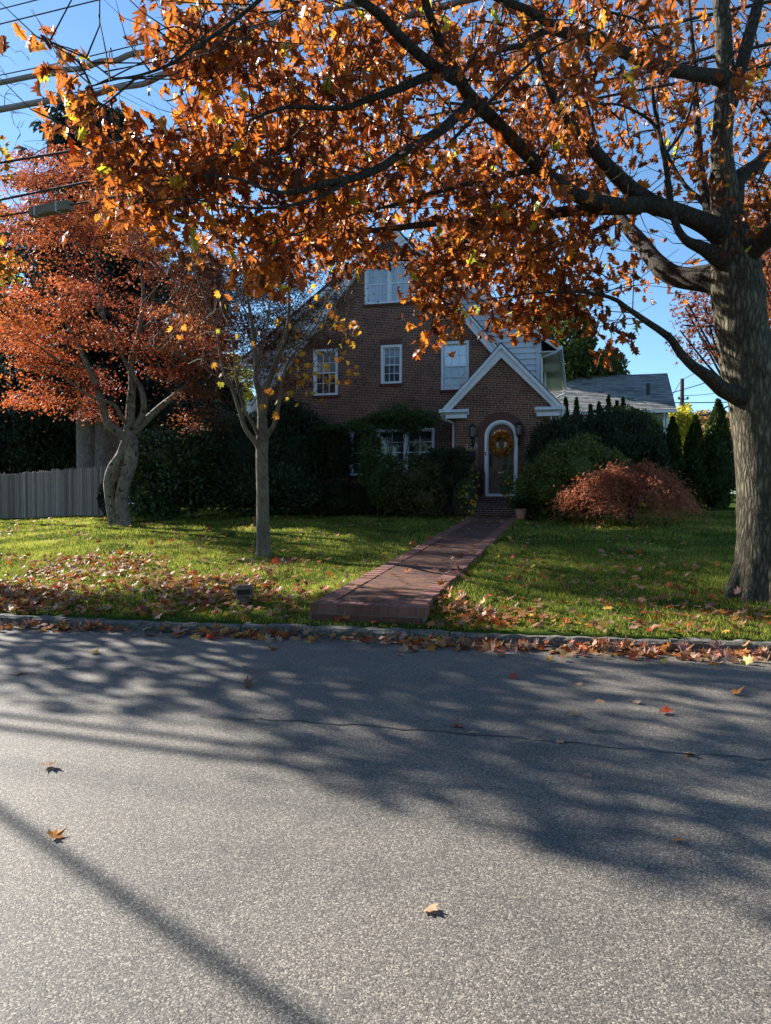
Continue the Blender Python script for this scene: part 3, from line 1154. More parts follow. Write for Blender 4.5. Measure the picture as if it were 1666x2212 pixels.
# single leaves: the scattered ones on the asphalt, then those heaped in the gutter
LEAF_PROTO = {}
for cname in ('red', 'orange', 'tan', 'brown', 'yellow', 'pink'):
    for k in range(3):
        tv, tt = MAPLES[(k * 2 + len(cname)) % 5]
        me = raw_mesh('fallen_leaf', tv - np.array((0, .32, 0)), tt)
        me.materials.append(M['fallen_' + cname])
        LEAF_PROTO[(cname, k)] = me
ROAD_LEAVES = [
    (115, 1812, 'orange', .115, 'large orange leaf on sunlit asphalt just above the diagonal cable shadow'),
    (928, 1967, 'tan', .085, 'curled tan leaf alone on bright asphalt nearest the camera'),
    (110, 1657, 'tan', .095, 'flat tan leaf on asphalt at left beside the long wire shadow'),
    (993, 1568, 'red', .12, 'bright red leaf on asphalt touching the dark tar seam'),
    (1107, 1465, 'red', .12, 'small bright red leaf on shaded asphalt below the brick walk'),
    (1432, 1541, 'red', .12, 'dark red leaf on shaded asphalt at right'),
    (1587, 1500, 'orange', .12, 'orange leaf on asphalt near the right edge of the road view'),
    (1540, 1436, 'orange', .13, 'pair-sized orange leaf lying just off the gutter below the oak'),
    (1468, 1818, 'orange', .07, 'small orange leaf alone on asphalt at lower right'),
    (1297, 1516, 'tan', .095, 'pale leaf on the asphalt, farthest back of the pale trio'),
    (1240, 1546, 'tan', .08, 'pale leaf on the asphalt, leftmost of the pale trio'),
    (1277, 1576, 'tan', .09, 'upright pale leaf on the asphalt, nearest of the pale trio'),
    (1207, 1602, 'tan', .1, 'flat pale leaf lying on the tar seam right of the red leaf'),
    (1495, 1632, 'tan', .1, 'flat pale leaf lying on the tar seam at far right'),
    (1020, 1585, 'pink', .08, 'pinkish leaf on asphalt just right of the red leaf at the seam'),
    (1270, 1675, 'tan', .06, 'small pale scrap of leaf on asphalt below the tar seam'),
    (1375, 1520, 'tan', .08, 'thin tan leaf on asphalt left of the dark red leaf'),
    (44, 1457, 'orange', .12, 'orange leaf on asphalt at the left edge near the gutter'),
    (202, 1412, 'yellow', .12, 'yellowish leaf on asphalt close to the left gutter'),
    (148, 1443, 'brown', .07, 'small brown leaf on shaded asphalt right of the orange one'),
    (531, 1483, 'brown', .12, 'curled brown leaf alone on shaded asphalt left of centre'),
    (585, 1403, 'orange', .13, 'orange leaf just out of the gutter left of the brick walk'),
    (345, 1388, 'tan', .1, 'tan leaf just out of the gutter below the red maple'),
    (530, 1445, 'brown', .06, 'small brown leaf on asphalt above the curled brown one'),
    (1250, 1481, 'tan', .07, 'small pale leaf on asphalt below the leafy gutter'),
    (860, 1417, 'pink', .09, 'pinkish leaf on asphalt below the end of the brick walk'),
]


def place_leaf(c, k, loc, size, label, up=0.35):
    o = bpy.data.objects.new('fallen_leaf', LEAF_PROTO[(c, k)])
    COL.objects.link(o)
    o.location = loc
    o.scale = (size,) * 3
    o.rotation_euler = (random.gauss(0, up), random.gauss(0, up), random.uniform(0, 6.28))
    return tag(o, label, 'leaf', 'fallen leaves on the road and gutter')


for i, (u, v, c, sz, lab) in enumerate(ROAD_LEAVES):
    p = road_pt(u, v)
    place_leaf(c, i % 3, (p.x, p.y, .012), sz * (.8 if v > 1700 else 1.0), lab, .22)
gc = dict(red='red', orange='orange', tan='tan', brown='brown', yellow='yellow', pink='pinkish')
n_g = 0
while n_g < 272:
    s_ = random.uniform(-5.2, 5.0)
    dens = .35 + .65 * (s_ > .2) + .25 * math.sin(s_ * 2.3) + .2 * math.sin(s_ * 5.1 + 1)
    if -.9 < s_ < .15:
        dens *= .5
    if random.random() > dens:
        continue
    wide = .16 if s_ < .2 else .24
    t_ = -abs(random.gauss(0, wide)) - .02
    x, y = from_st(s_, t_)
    c = random.choice(['red', 'orange', 'orange', 'tan', 'tan', 'brown', 'yellow', 'pink', 'pink', 'brown'])
    z = max(.012, .085 * math.exp(t_ / .16) * random.random() * (1.4 if s_ > .2 else 1)) + .01
    place_leaf(c, random.randrange(3), (x, y, z), random.uniform(.085, .15), '%s fallen maple leaf in the drift along the kerb' % gc[c], .5)
    n_g += 1

# ------------------------------------------------------------------ the brick house
HA = R(14.5)
HO = atY(1083, 1066, 22.5)
HB = .92                                    # ground level at the house
EX = Vector((math.cos(HA), -math.sin(HA), 0))
EN = Vector((math.sin(HA), math.cos(HA), 0))


def hp(u, v, n_):
    """photo spot on the house plane at depth n_ -> local x, z"""
    d = ray(u, v)
    P0 = Vector((HO.x, HO.y, 0)) + EN * n_
    k = (P0 - EYE).dot(EN) / d.dot(EN)
    p = EYE + d * k
    return (p - Vector((HO.x, HO.y, 0))).dot(EX), p.z - HB


def wall_holes(mb, outer, holes, y, depth, mi=0, mi_rev=0):
    loops = [[Vector((x, z, 0)) for x, z in outer]] + [[Vector((x, z, 0)) for x, z in h] for h in holes]
    flat = [p for lp in loops for p in lp]
    tris = tessellate_polygon(loops)
    vs = [(p.x, y, p.y) for p in flat]
    mb.add(vs, [tuple(t) for t in tris], mi)
    for h in holes:
        k = len(h)
        vs = [(x, y, z) for x, z in h] + [(x, y + depth, z) for x, z in h]
        mb.add(vs, [(i, (i + 1) % k, (i + 1) % k + k, i + k) for i in range(k)], mi_rev)


def ring_y(mb, outer, inner, y0, y1, closed=True, mi=0):
    """flat ring between two outlines in xz, thickness y0..y1"""
    k = len(outer)
    rng = range(k) if closed else range(k - 1)
    b = [(x, y0, z) for x, z in outer] + [(x, y0, z) for x, z in inner] + [(x, y1, z) for x, z in outer] + [(x, y1, z) for x, z in inner]
    fs = []
    for i in rng:
        j = (i + 1) % k
        fs += [(i, j, k + j, k + i), (2 * k + i, 3 * k + i, 3 * k + j, 2 * k + j), (i, 2 * k + i, 2 * k + j, j), (k + i, k + j, 3 * k + j, 3 * k + i)]
    if not closed:
        for i in (0, k - 1):
            fs.append((i, k + i, 3 * k + i, 2 * k + i))
    mb.add(b, fs, mi)


house = empty('brick_house', (HO.x, HO.y, HB), 'tall gabled dark red brick house with white trim and a small gabled entrance', 'house', -HA)
WY = 1.2                                    # main front wall behind the entrance front


def rect(x0, x1, z0, z1):
    return [(x0, z0), (x1, z0), (x1, z1), (x0, z1)]


def window(x0, x1, z0, z1, wy, upper, lower, cols=3, rows=2, units=1, sill=True, lintel=True, lower_bars=True):
    """double-hung window set in its opening"""
    f = MB()
    cs = .075
    y0, y1 = wy - .015, wy + .115
    f.box(x0 + .002, x0 + cs, y0, y1, z0, z1)
    f.box(x1 - cs, x1 - .002, y0, y1, z0, z1)
    f.box(x0 + cs, x1 - cs, y0, y1, z1 - cs * 1.1, z1 - .002)
    f.box(x0 + cs, x1 - cs, y0 - .02, y1, z0 + .002, z0 + .045)
    ux = [(x0 + cs, x1 - cs)]
    if units > 1:
        w_ = (x1 - x0 - 2 * cs - (units - 1) * .1) / units
        ux = [(x0 + cs + i * (w_ + .1), x0 + cs + i * (w_ + .1) + w_) for i in range(units)]
        for i in range(units - 1):
            f.box(ux[i][1], ux[i + 1][0], y0 + .004, y1, z0 + .045, z1 - cs * 1.1)
    za, zb = z0 + .045, z1 - cs * 1.1
    zm = (za + zb) / 2
    panes = []
    for (a, b) in ux:
        for (q0, q1, yy, isup) in ((zm - .02, zb, wy + .075, True), (za, zm + .02, wy + .045, False)):
            r = .035
            f.box(a, a + r, yy, yy + .03, q0, q1)
            f.box(b - r, b, yy, yy + .03, q0, q1)
            f.box(a + r, b - r, yy, yy + .03, q0, q0 + r)
            f.box(a + r, b - r, yy, yy + .03, q1 - r, q1)
            if isup or lower_bars:
                for c in range(1, cols):
                    xx = a + r + (b - a - 2 * r) * c / cols
                    f.box(xx - .009, xx + .009, yy + .006, yy + .02, q0 + r, q1 - r)
                for c in range(1, rows):
                    z_ = q0 + r + (q1 - q0 - 2 * r) * c / rows
                    f.box(a + r, b - r, yy + .004, yy + .0205, z_ - .009, z_ + .009)
            g = MB()
            g.box(a + r * .5, b - r * .5, yy + .021, yy + .027, q0 + r * .5, q1 - r * .5)
            panes.append((g, upper if isup else lower))
    fo = f.build('window', M['white_trim'], house)
    for g, mt in panes:
        g.build('pane', M[mt], fo)
    if sill:
        s_ = MB()
        x = x0 - .04
        while x < x1 + .02:
            s_.box(x, x + .058, wy - .05, wy + .05, z0 - .085, z0 - .003)
            x += .066
        s_.build('sill', M['arch_brick'], fo)
    if lintel:
        s_ = MB()
        x = x0 - .03
        while x < x1 + .0:
            s_.box(x, x + .054, wy - .006, wy + .05, z1 + .012, z1 + .20)
            x += .064
        s_.box(x0 - .03, x1 + .03, wy - .003, wy + .04, z1 + .006, z1 + .205, 1)
        s_.build('lintel', [M['arch_brick'], M['mortar']], fo)
    return fo


def build_house():
    apx, apz = hp(840, 487, WY)
    slope = 1.21
    xl, xr = apx - 4.55, apx + 4.55
    ze = apz - 4.55 * slope

    def rake(x):
        return apz - abs(x - apx) * slope
    # --- windows read off the photo
    wins = {}
    for nm, (u0, v0, u1, v1) in dict(left=(677.6, 754, 729.8, 854), mid=(823, 745, 868.8, 828.7), right=(953, 737, 1013.5, 841.7), top=(788, 566, 894.6, 655),
                                     low=(640, 940, 706, 1027), tri=(756, 926, 939, 1027)).items():
        x0, za = hp(u0, v1, WY)
        x1, zb = hp(u1, v0, WY)
        um = (u0 + u1) / 2
        za = hp(um, v1, WY)[1]
        zb = hp(um, v0, WY)[1]
        wins[nm] = (x0, x1, za, zb)
    b = MB()
    wall_holes(b, [(xl, -.4), (xr, -.4), (xr, ze), (apx, apz), (xl, ze)], [rect(*wq) for wq in wins.values()], WY, .2)
    b.build('wall', M['brick'], house)
    b = MB()
    b.add([(xr, WY, -.4), (xr, 11, -.4), (xr, 11, ze), (xr, WY, ze)], [(0, 1, 2, 3)])
    b.add([(xl, WY, -.4), (xl, 11, -.4), (xl, 11, ze), (xl, WY, ze)], [(3, 2, 1, 0)])
    b.add([(xl, 11, -.4), (xr, 11, -.4), (xr, 11, ze), (apx, 11, apz), (xl, 11, ze)], [(4, 3, 2, 1, 0)])
    b.build('side_wall', M['brick'], house)
    window(*wins['left'], WY, 'glass_blind', 'glass_dark')
    window(*wins['mid'], WY, 'glass_blind', 'glass_dark')
    window(*wins['right'], WY, 'glass_sky', 'glass_blind')
    window(*wins['top'], WY, 'glass_curtain', 'glass_curtain', units=2, lintel=False)
    window(*wins['low'], WY, 'glass_dark', 'glass_dark')
    window(*wins['tri'], WY, 'glass_dark', 'glass_dark', units=3, cols=2)
    # --- main roof: two thin slopes
    for sg in (-1, 1):
        b = MB()
        ov = .3
        xo = apx + sg * (4.55 + ov)
        zo = apz - (4.55 + ov) * slope
        th = .16
        b.prism_y([(apx, apz + .05), (xo, zo + .05), (xo, zo + .05 + th), (apx, apz + .05 + th * 1.2)], WY - .22, 11.2)
        b.build('roof', M['roof_dark'], house)
        # rake board
        q = MB()
        wd = .30
        q.prism_y([(apx, apz + .07), (xo, zo + .07), (xo - sg * .02, zo + .07 - wd), (apx, apz + .07 - wd * 1.25)], WY - .20, WY - .03)
        q.prism_y([(apx, apz + .14), (xo + sg * .02, zo + .14), (xo + sg * .02, zo + .045), (apx, apz + .045)], WY - .26, WY - .202)
        q.build('rake_board', M['white_trim'], house)
    # --- shed dormers with white clapboard, left and right
    rx, rz = apx, apz - .15
    xc = abs(hp(1165, 800, WY + .7)[0] - apx)           # half-width to the dormer corner
    zt = hp(1168, 728, WY + .7)[1]                      # top of dormer wall
    ds = (rz - zt) / xc
    Y0, Y1 = WY + .75, 10.9

    for sg in (-1, 1):
        q = MB()
        z = apz - xc * slope - .1
        ex = .19
        while z < rz - .2:
            z2 = z + ex
            def xin(zz_):
                return min(max((apz - zz_) / slope, 0), xc)
            def xout(zz_):
                return xc if zz_ <= zt else max((rz - zz_) / ds, 0)
            a0, a1, c0, c1 = xin(z), xin(z2), xout(z), xout(z2)
            if c1 > a1 - .5:
                y_lo, y_hi = Y0 - .05, Y0 - .004
                pts = [(apx + sg * a0, y_lo, z), (apx + sg * c0, y_lo, z), (apx + sg * c1, y_hi, z2), (apx + sg * max(min(a1, c1), 0), y_hi, z2)]
                pts += [(apx + sg * a0, Y0, z), (apx + sg * c0, Y0, z)]
                q.add(pts, [(0, 1, 2, 3) if sg > 0 else (3, 2, 1, 0), (4, 5, 1, 0) if sg > 0 else (0, 1, 5, 4)])
            if z2 <= zt + .05:
                xs = apx + sg * xc
                pts = [(xs + sg * .05, Y0, z), (xs + sg * .05, Y1, z), (xs + sg * .004, Y1, z2), (xs + sg * .004, Y0, z2), (xs, Y0, z), (xs, Y1, z)]
                q.add(pts, [(0, 1, 2, 3), (4, 5, 1, 0)])
            z = z2
        q.build('dormer_wall', M['white_siding'], house)
        q = MB()
        xs = apx + sg * xc
        q.box(xs - .09 if sg > 0 else xs - .065, xs + .065 if sg > 0 else xs + .09, Y0 - .07, Y0 + .09, apz - xc * slope - .3, zt + .02)
        q.build('corner_board', M['white_trim'], house)
        # dormer roof, soffit, fascia and gutter
        ov = .62
        xo = xs + sg * ov
        zo = zt - ov * ds
        q = MB()
        q.prism_y([(rx, rz + .10), (xo, zo + .10), (xo, zo + .22), (rx, rz + .22)], Y0 - .38, Y1 + .3)
        q.build('dormer_roof', M['roof_dark'], house)
        q = MB()
        q.prism_y([(rx, rz + .11), (xo, zo + .11), (xo, zo - .06), (rx, rz - .12)], Y0 - .36, Y0 - .24)
        q.build('dormer_rake_board', M['white_trim'], house)
        q = MB()
        a, c = (xs + sg * .03, xo - sg * .02)
        q.box(min(a, c), max(a, c), Y0 - .235, Y1 + .2, zo - .07, zo - .03)
        q.build('soffit', M['soffit_tan'], house)
        q = MB()
        a, c = xo + sg * .0, xo + sg * .11
        q.box(min(a, c), max(a, c), Y0 - .40, Y1 + .3, zo - .03, zo + .085)
        q.build('gutter', M['white_trim'], house)
        q = MB()
        q.tube([(xo + sg * .05, Y1 + .15, zo - .03), (xo + sg * .05, Y1 + .15, zo - .2), (xs + sg * .06, Y1 + .02, zo - .5), (xs + sg * .06, Y1 + .02, ze - .5)], .045, 8)
        q.build('downspout', M['white_trim'], house)
        q = MB()
        q.tube([(xo + sg * .03, Y0 - .36, zo - .03), (xo - sg * .1, Y0 - .3, zo - .10), (xs + sg * .07, Y0 - .08, zo - .22), (xs + sg * .07, Y0 - .08, apz - xc * slope - .2)], .04, 8)
        q.build('downspout', M['white_trim'], house)
        for ya, yb in ((2.6, 3.9), (5.6, 7.3)):
            f = MB()
            xa, xb = xs + sg * .012, xs + sg * .075
            f.box(min(xa, xb), max(xa, xb), ya, yb, zt - 1.5, zt - .18)
            fo = f.build('window', M['white_trim'], house)
            g = MB()
            xa, xb = xs + sg * .07, xs + sg * .08
            g.box(min(xa, xb), max(xa, xb), ya + .1, yb - .1, zt - 1.4, zt - .28)
            g.build('pane', M['glass_dark'], fo)
    # chimney behind the right slope
    q = MB()
    cx = hp(1028, 580, 4.2)[0]
    q.box(cx - .42, cx + .42, 4.2, 5.1, 5, apz - .1)
    q.box(cx - .48, cx + .48, 4.14, 5.16, apz - .1, apz + .12)
    q.build('chimney', M['brick'], house)

    # --- entrance gable
    pl, pr = hp(984, 1000, 0)[0], hp(1186, 1000, 0)[0]
    pax, paz = hp(1083, 748, -.12)
    el, ezl = hp(958, 889, -.12)
    er, ezr = hp(1212, 879, -.12)
    ez = (ezl + ezr) / 2
    half = (er - el) / 2
    mid = (er + el) / 2
    pax = mid
    ps = (paz - ez) / half
    # the arched opening
    fl, fr = hp(1047, 1000, 0)[0], hp(1118.5, 1000, 0)[0]
    zth = hp(1083, 1066, 0)[1]
    ztop = hp(1083, 907.5, 0)[1]
    dc, dr = (fl + fr) / 2, (fr - fl) / 2
    zs = ztop - dr

    def arch(r, z0, k=22):
        pts = [(dc - r, z0)]
        pts = [(dc + r, z0)] + [(dc + r * math.cos(math.pi * i / k), zs + r * math.sin(math.pi * i / k)) for i in range(k + 1)] + [(dc - r, z0)]
        return pts
    hole = arch(dr, zth - .09)
    zpk = paz - abs(0) - .12

    def prk(x):
        return paz - abs(x - mid) * ps
    outer = [(pl, -.4), (pr, -.4), (pr, prk(pr) - .05), (mid, paz - .05), (pl, prk(pl) - .05)]
    b = MB()
    wall_holes(b, outer, [hole], 0, .22)
    for xx, fl_ in ((pl, True), (pr, False)):
        f = [(xx, 0, -.4), (xx, WY, -.4), (xx, WY, prk(xx) - .05), (xx, 0, prk(xx) - .05)]
        b.add(f, [(3, 2, 1, 0) if fl_ else (0, 1, 2, 3)])
    b.build('porch_wall', M['brick'], house)
    # brick arch: single voussoirs and toothed jambs
    q = MB()
    for i in range(29):
        a0 = math.pi * (i + .06) / 29
        a1 = math.pi * (i + .90) / 29
        pts = [(dc + r * math.cos(a), zs + r * math.sin(a)) for r, a in ((dr + .012, a0), (dr + .25, a0), (dr + .25, a1), (dr + .012, a1))]
        q.prism_y(pts, -.012, .05)
    z = zth - .02
    k = 0
    while z < zs - .05:
        ln = .2 if k % 2 else .2
        for sg in (-1, 1):
            a, c = dc + sg * (dr + .012), dc + sg * (dr + .012 + ln)
            q.box(min(a, c), max(a, c), -.009, .05, z, z + .052)
        z += .0625
        k += 1
    ring_y(q, arch(dr + .245, zth - .02), arch(dr + .004, zth - .02), -.004, .04, False, 1)
    q.build('brick_arch', [M['arch_brick'], M['mortar']], house)
    # white door frame
    q = MB()
    ring_y(q, arch(dr - .002, zth), arch(dr - .075, zth), -.035, .15, False)
    ring_y(q, arch(dr - .07, zth), arch(dr - .115, zth), .02, .16, False)
    q.box(dc - dr + .004, dc + dr - .004, -.05, .16, zth - .088, zth - .004)
    q.build('door_frame', M['white_trim'], house)
    # door leaf
    ri = dr - .118
    q = MB()
    lf = [(dc + ri, zth + .012)] + [(dc + ri * math.cos(math.pi * i / 22), zs + ri * math.sin(math.pi * i / 22)) for i in range(23)] + [(dc - ri, zth + .012)]
    rf = ri - .115                                   # fan light
    zf = zs - .02
    fan = [(dc + rf * math.cos(math.pi * i / 18), zf + rf * math.sin(math.pi * i / 18)) for i in range(19)]
    pw0, pw1 = .075, ri - .11
    H = zs - zth
    panels = []
    for sg in (-1, 1):
        for za, zb in ((zf - .46, zf - .13), (zf - 1.05, zf - .56), (zth + .24, zf - 1.2)):
            if zb - za > .1:
                x0, x1 = dc + sg * pw0, dc + sg * pw1
                panels.append(rect(min(x0, x1), max(x0, x1), za, zb))
    wall_holes(q, lf, [fan] + panels, .06, .04)
    door = q.build('door', M['door_wood'], house)
    for i, pn in enumerate(panels):
        g = MB()
        (x0, z0), (x1, z1) = pn[0], pn[2]
        g.box(x0 - .01, x1 + .01, .092, .10, z0 - .01, z1 + .01)
        g.prism_y(rect(x0 + .03, x1 - .03, z0 + .03, z1 - .03), .076, .095)
        g.build('panel', M['galvanised'] if i in (0, 3) else M['door_panel_wood'], door)
    g = MB()
    g.prism_y(fan, .085, .09)
    g.build('fanlight', M['glass_fan'], door)
    g = MB()
    for a in (48, 90, 132):
        ca, sa = math.cos(R(a)), math.sin(R(a))
        wv = .016
        g.prism_y([(dc + sa * wv, zf - ca * wv + .02), (dc + ca * rf + sa * wv, zf + sa * rf - ca * wv), (dc + ca * rf - sa * wv, zf + sa * rf + ca * wv), (dc - sa * wv, zf + ca * wv + .02)], .055, .084)
    g.build('glazing_bar', M['door_wood'], door)
    g = MB()
    hx = dc - ri + .06
    hz = zth + 1.02
    g.tube([(hx, .06, hz + .12), (hx, .02, hz + .1), (hx, .0, hz), (hx, .02, hz - .1), (hx, .06, hz - .13)], .014, 8)
    g.box(hx - .028, hx + .028, .045, .062, hz - .2, hz + .17)
    g.lathe([(.0, 0), (.04, 0), (.04, .02), (.0, .02)], (0, 0, 0), 12)
    nb = len(g.v) - 48
    for i in range(nb, len(g.v)):                     # turn the lock disc to face the street
        x, y, z = g.v[i]
        g.v[i] = (hx + x, .06 - z, hz + .30 + y)
    g.build('handle', M['black_iron'], door)
    g = MB()
    g.box(dc - .10, dc + .10, .047, .062, zth + .62, zth + .655)
    g.build('letter_slot', M['brass'], door)
    g = MB()
    g.box(fl + .022, fl + .05, -.046, -.034, zth + 1.16, zth + 1.26)
    g.build('doorbell', M['black_iron'], house)
    # entrance roof
    for sg in (-1, 1):
        xo = mid + sg * half
        q = MB()
        q.prism_y([(mid, paz + .0), (xo, ez), (xo + sg * .02, ez + .10), (mid, paz + .12)], -.16, WY + .0)
        q.build('porch_roof', M['roof_dark'], house)
        q = MB()
        wd = .25
        q.prism_y([(mid, paz + .01), (xo, ez + .01), (xo - sg * .20, ez - .0), (mid, paz - wd * 1.35)], -.14, -.012)
        q.prism_y([(mid, paz + .06), (xo + sg * .02, ez + .06), (xo - sg * .06, ez + .005), (mid, paz - .06)], -.20, -.142)
        q.build('rake_board', M['white_trim'], house)
        # boxed cornice return
        q = MB()
        xi = (pl + .42) if sg < 0 else (pr - .42)
        x0, x1 = min(xo, xi), max(xo, xi)
        q.box(x0 + .06, x1 - .06, -.16, -.008, ez - .24, ez - .10)
        q.prism_x([(-.26, ez - .05), (-.16, ez - .11), (-.16, ez - .13), (-.008, ez - .13), (-.008, ez + .06), (-.24, ez - .02)], x0, x1)
        q.build('cornice_return', M['white_trim'], house)
        q = MB()
        q.box(min(xo - sg * .02, xo + sg * .12), max(xo - sg * .02, xo + sg * .12), -.22, WY - .05, ez - .07, ez + .045)
        q.build('gutter', M['white_trim'], house)
        q = MB()
        xw = (pl - .09) if sg < 0 else (pr + .07)
        yb = .25
        pts = [(xo + sg * .05, -.1, ez - .06), (xo + sg * .05, -.08, ez - .17), (xo - sg * .02, .0, ez - .26), ((xo + xw) / 2, .1, ez - .30), (xw, .18, ez - .36), (xw, .2, ez - .5), (xw, .2, 1.0)]
        q.tube(catmull(pts, 5), .045, 8)
        q.tube([(xw, .2, 1.0), (xw, .2, 0.1)], .04, 8)
        q.build('downspout', M['white_trim'], house, smooth=True)
    # lanterns
    for u, v in ((1021, 932), (1106 + 15, 928)):
        lx, lz = hp(u, v, -.12)
        q = MB()
        q.lathe([(.001, .30), (.02, .27), (.012, .24), (.05, .20), (.115, .14), (.10, .13)], (lx, -.14, lz), 8)
        q.lathe([(.085, -.16), (.06, -.19), (.02, -.24), (.03, -.30), (.012, -.40)], (lx, -.14, lz), 8)
        for k in range(6):
            a = 2 * math.pi * k / 6
            q.tube([(lx + .095 * math.cos(a), -.14 + .095 * math.sin(a), lz + .13), (lx + .075 * math.cos(a), -.14 + .075 * math.sin(a), lz - .16)], .008, 5)
        q.tube(catmull([(lx, -.14, lz - .3), (lx, -.12, lz - .42), (lx + .02, -.05, lz - .44), (lx + .02, .01, lz - .36)], 4), .018, 6)
        q.box(lx - .05, lx + .05, -.03, -.014, lz - .48, lz - .2)
        lo = q.build('lantern', M['black_iron'], house)
        g = MB()
        g.lathe([(.085, .128), (.068, -.158)], (lx, -.14, lz), 6)
        g.build('lamp_glass', M['lamp_glass'], lo)
    # number and letter box
    nx, nz = hp(1004, 968, 0)
    cu = bpy.data.curves.new('house_number', 'FONT')
    cu.body = '138'
    cu.size = .23
    cu.extrude = .006
    cu.space_character = 1.15
    tmp = bpy.data.objects.new('tmp', cu)
    COL.objects.link(tmp)
    dg = bpy.context.evaluated_depsgraph_get()
    me = bpy.data.meshes.new_from_object(tmp.evaluated_get(dg))
    bpy.data.objects.remove(tmp)
    me.transform(Matrix.Translation((nx + .02, -.014, nz - .02)) @ Matrix.Rotation(math.pi / 2, 4, 'X'))
    me.name = 'house_number'
    me.materials.clear()
    link('house_number', me, house, [M['number']])
    mx, mz = hp(1012, 984, -.1)
    q = MB()
    q.prism_x([(-.012, mz - .12), (-.13, mz - .12), (-.14, mz + .03), (-.10, mz + .10), (-.012, mz + .13)], mx - .2, mx + .2)
    q.box(mx - .205, mx + .205, -.155, -.14, mz + .0, mz + .02)
    q.tube([(mx + .13, -.07, mz - .12), (mx + .13, -.07, mz - .18)], .04, 8)
    mb_ = q.build('letter_box', M['black_iron'], house)
    q = MB()
    q.blob((mx - .06, -.138, mz + .04), (.05, .012, .025), 10, 6, 0, 0)
    q.build('plaque', M['brass'], mb_)
    # steps
    g0 = zth - .09
    for i, (zt_, yf, x0, x1) in enumerate(((g0, -.34, dc - .85, dc + .85), (g0 - .21, -.72, dc - .88, dc + .8), (g0 - .41, -1.0, dc - .9, dc + .75))):
        q = MB()
        q.box(x0, x1, yf, 0.0 if i == 0 else yf + .36, -.3, zt_)
        q.build('step', M['step_brick'], house)
    return dict(dc=dc, zs=zs, zth=zth, pl=pl, pr=pr)


HI = build_house()


def hw(x, y, z):
    """house-local to world"""
    p = Vector((HO.x, HO.y, HB)) + EX * x + EN * y
    return Vector((p.x, p.y, HB + z))


# wreath on the door
def build_wreath():
    x, z = hp(1083, 958, -.02)
    c = hw(x, .0, z)
    root = empty('wreath', c, 'round autumn wreath of orange leaves on the arched front door', 'wreath', -HA)
    n = 620
    th = RNG.uniform(0, 2 * np.pi, n)
    ph = RNG.uniform(0, 2 * np.pi, n)
    rr = .245 + .07 * np.cos(ph)
    pos = np.column_stack([rr * np.cos(th), -.03 + .06 * np.sin(ph) - .02, rr * np.sin(th)])
    rad = np.column_stack([np.cos(th), np.zeros(n), np.sin(th)])
    tang = np.column_stack([-np.sin(th), np.zeros(n), np.cos(th)])
    leaves('leaf_ring', tmpl_star(), pos, rad * .6 + tang * .5 + rnd(n, .4), rnd(n, .5) + np.array((0, -1, 0)), RNG.uniform(.07, .12, n), M['wreath_leaf'], root, world=False)
    q = MB()
    q.tube([(.24 * math.cos(a), .0, .24 * math.sin(a)) for a in np.linspace(0, 2 * math.pi, 25)], .03, 6)
    q.build('hoop', M['dark_bark'], root)


build_wreath()


# ------------------------------------------------------------------ shrubs and trees
KITE = [tmpl_kite(.3), tmpl_kite(.24, .2), tmpl_kite(.36, -.1)]
LONG = [tmpl_kite(.16, .1), tmpl_kite(.2, .25)]
NEEDLE = [tmpl_kite(.14, .05), tmpl_kite(.10, .0)]
STAR = [tmpl_star(.1), tmpl_star(-.12)]
OAK = []
for c_, b_ in ((.15, .2), (.5, .5), (-.3, .4), (.8, .8), (.3, -.5), (1.2, .3), (-.6, 1.0), (.9, -.7), (.2, 1.3), (1.5, .9)):
    v_, t_ = tmpl_oak(c_, b_)
    v_ = v_ + RNG.normal(size=v_.shape) * np.array((.022, .022, .03))
    v_[:, 0] *= RNG.uniform(.72, 1.08)
    v_[:, 2] += .18 * RNG.normal() * v_[:, 0] * v_[:, 1]
    OAK.append((v_, t_))


def blob_points(blobs, n, clumps=16, spread=.22, shell=.35, zmin=None, lifts=(.78, 1.03)):
    """leaf spots gathered in clumps over a union of ellipsoids"""
    vol = np.array([b[1][0] * b[1][2] + b[1][1] * b[1][2] for b in blobs])
    cnt = (n * vol / vol.sum()).astype(int)
    P, Nn = [], []
    for (c, r), k in zip(blobs, cnt):
        c, r = np.array(c), np.array(r)
        d = unit(rnd(clumps))
        d[:, 2] = np.abs(d[:, 2]) * np.where(RNG.random(clumps) < .72, 1, -.8)
        pick = RNG.integers(0, clumps, k)
        lift = RNG.uniform(lifts[0], lifts[1], clumps)
        base = d[pick] * lift[pick][:, None]
        a = base + rnd(k, spread)
        sh = unit(rnd(k)) * (1 - RNG.random(k)[:, None] ** 2 * .35)
        use = RNG.random(k) < shell
        q = np.where(use[:, None], sh, a)
        ln = np.linalg.norm(q, axis=1)
        q = np.where((ln > 1.16)[:, None], q / ln[:, None] * 1.12, q)
        P.append(c + q * r)
        Nn.append(unit(q / r))
    P, Nn = np.concatenate(P), np.concatenate(Nn)
    if zmin is None:
        zmin = .02
    g = terrain(P[:, 0], P[:, 1])
    ok = P[:, 2] > g + zmin
    return P[ok], Nn[ok]


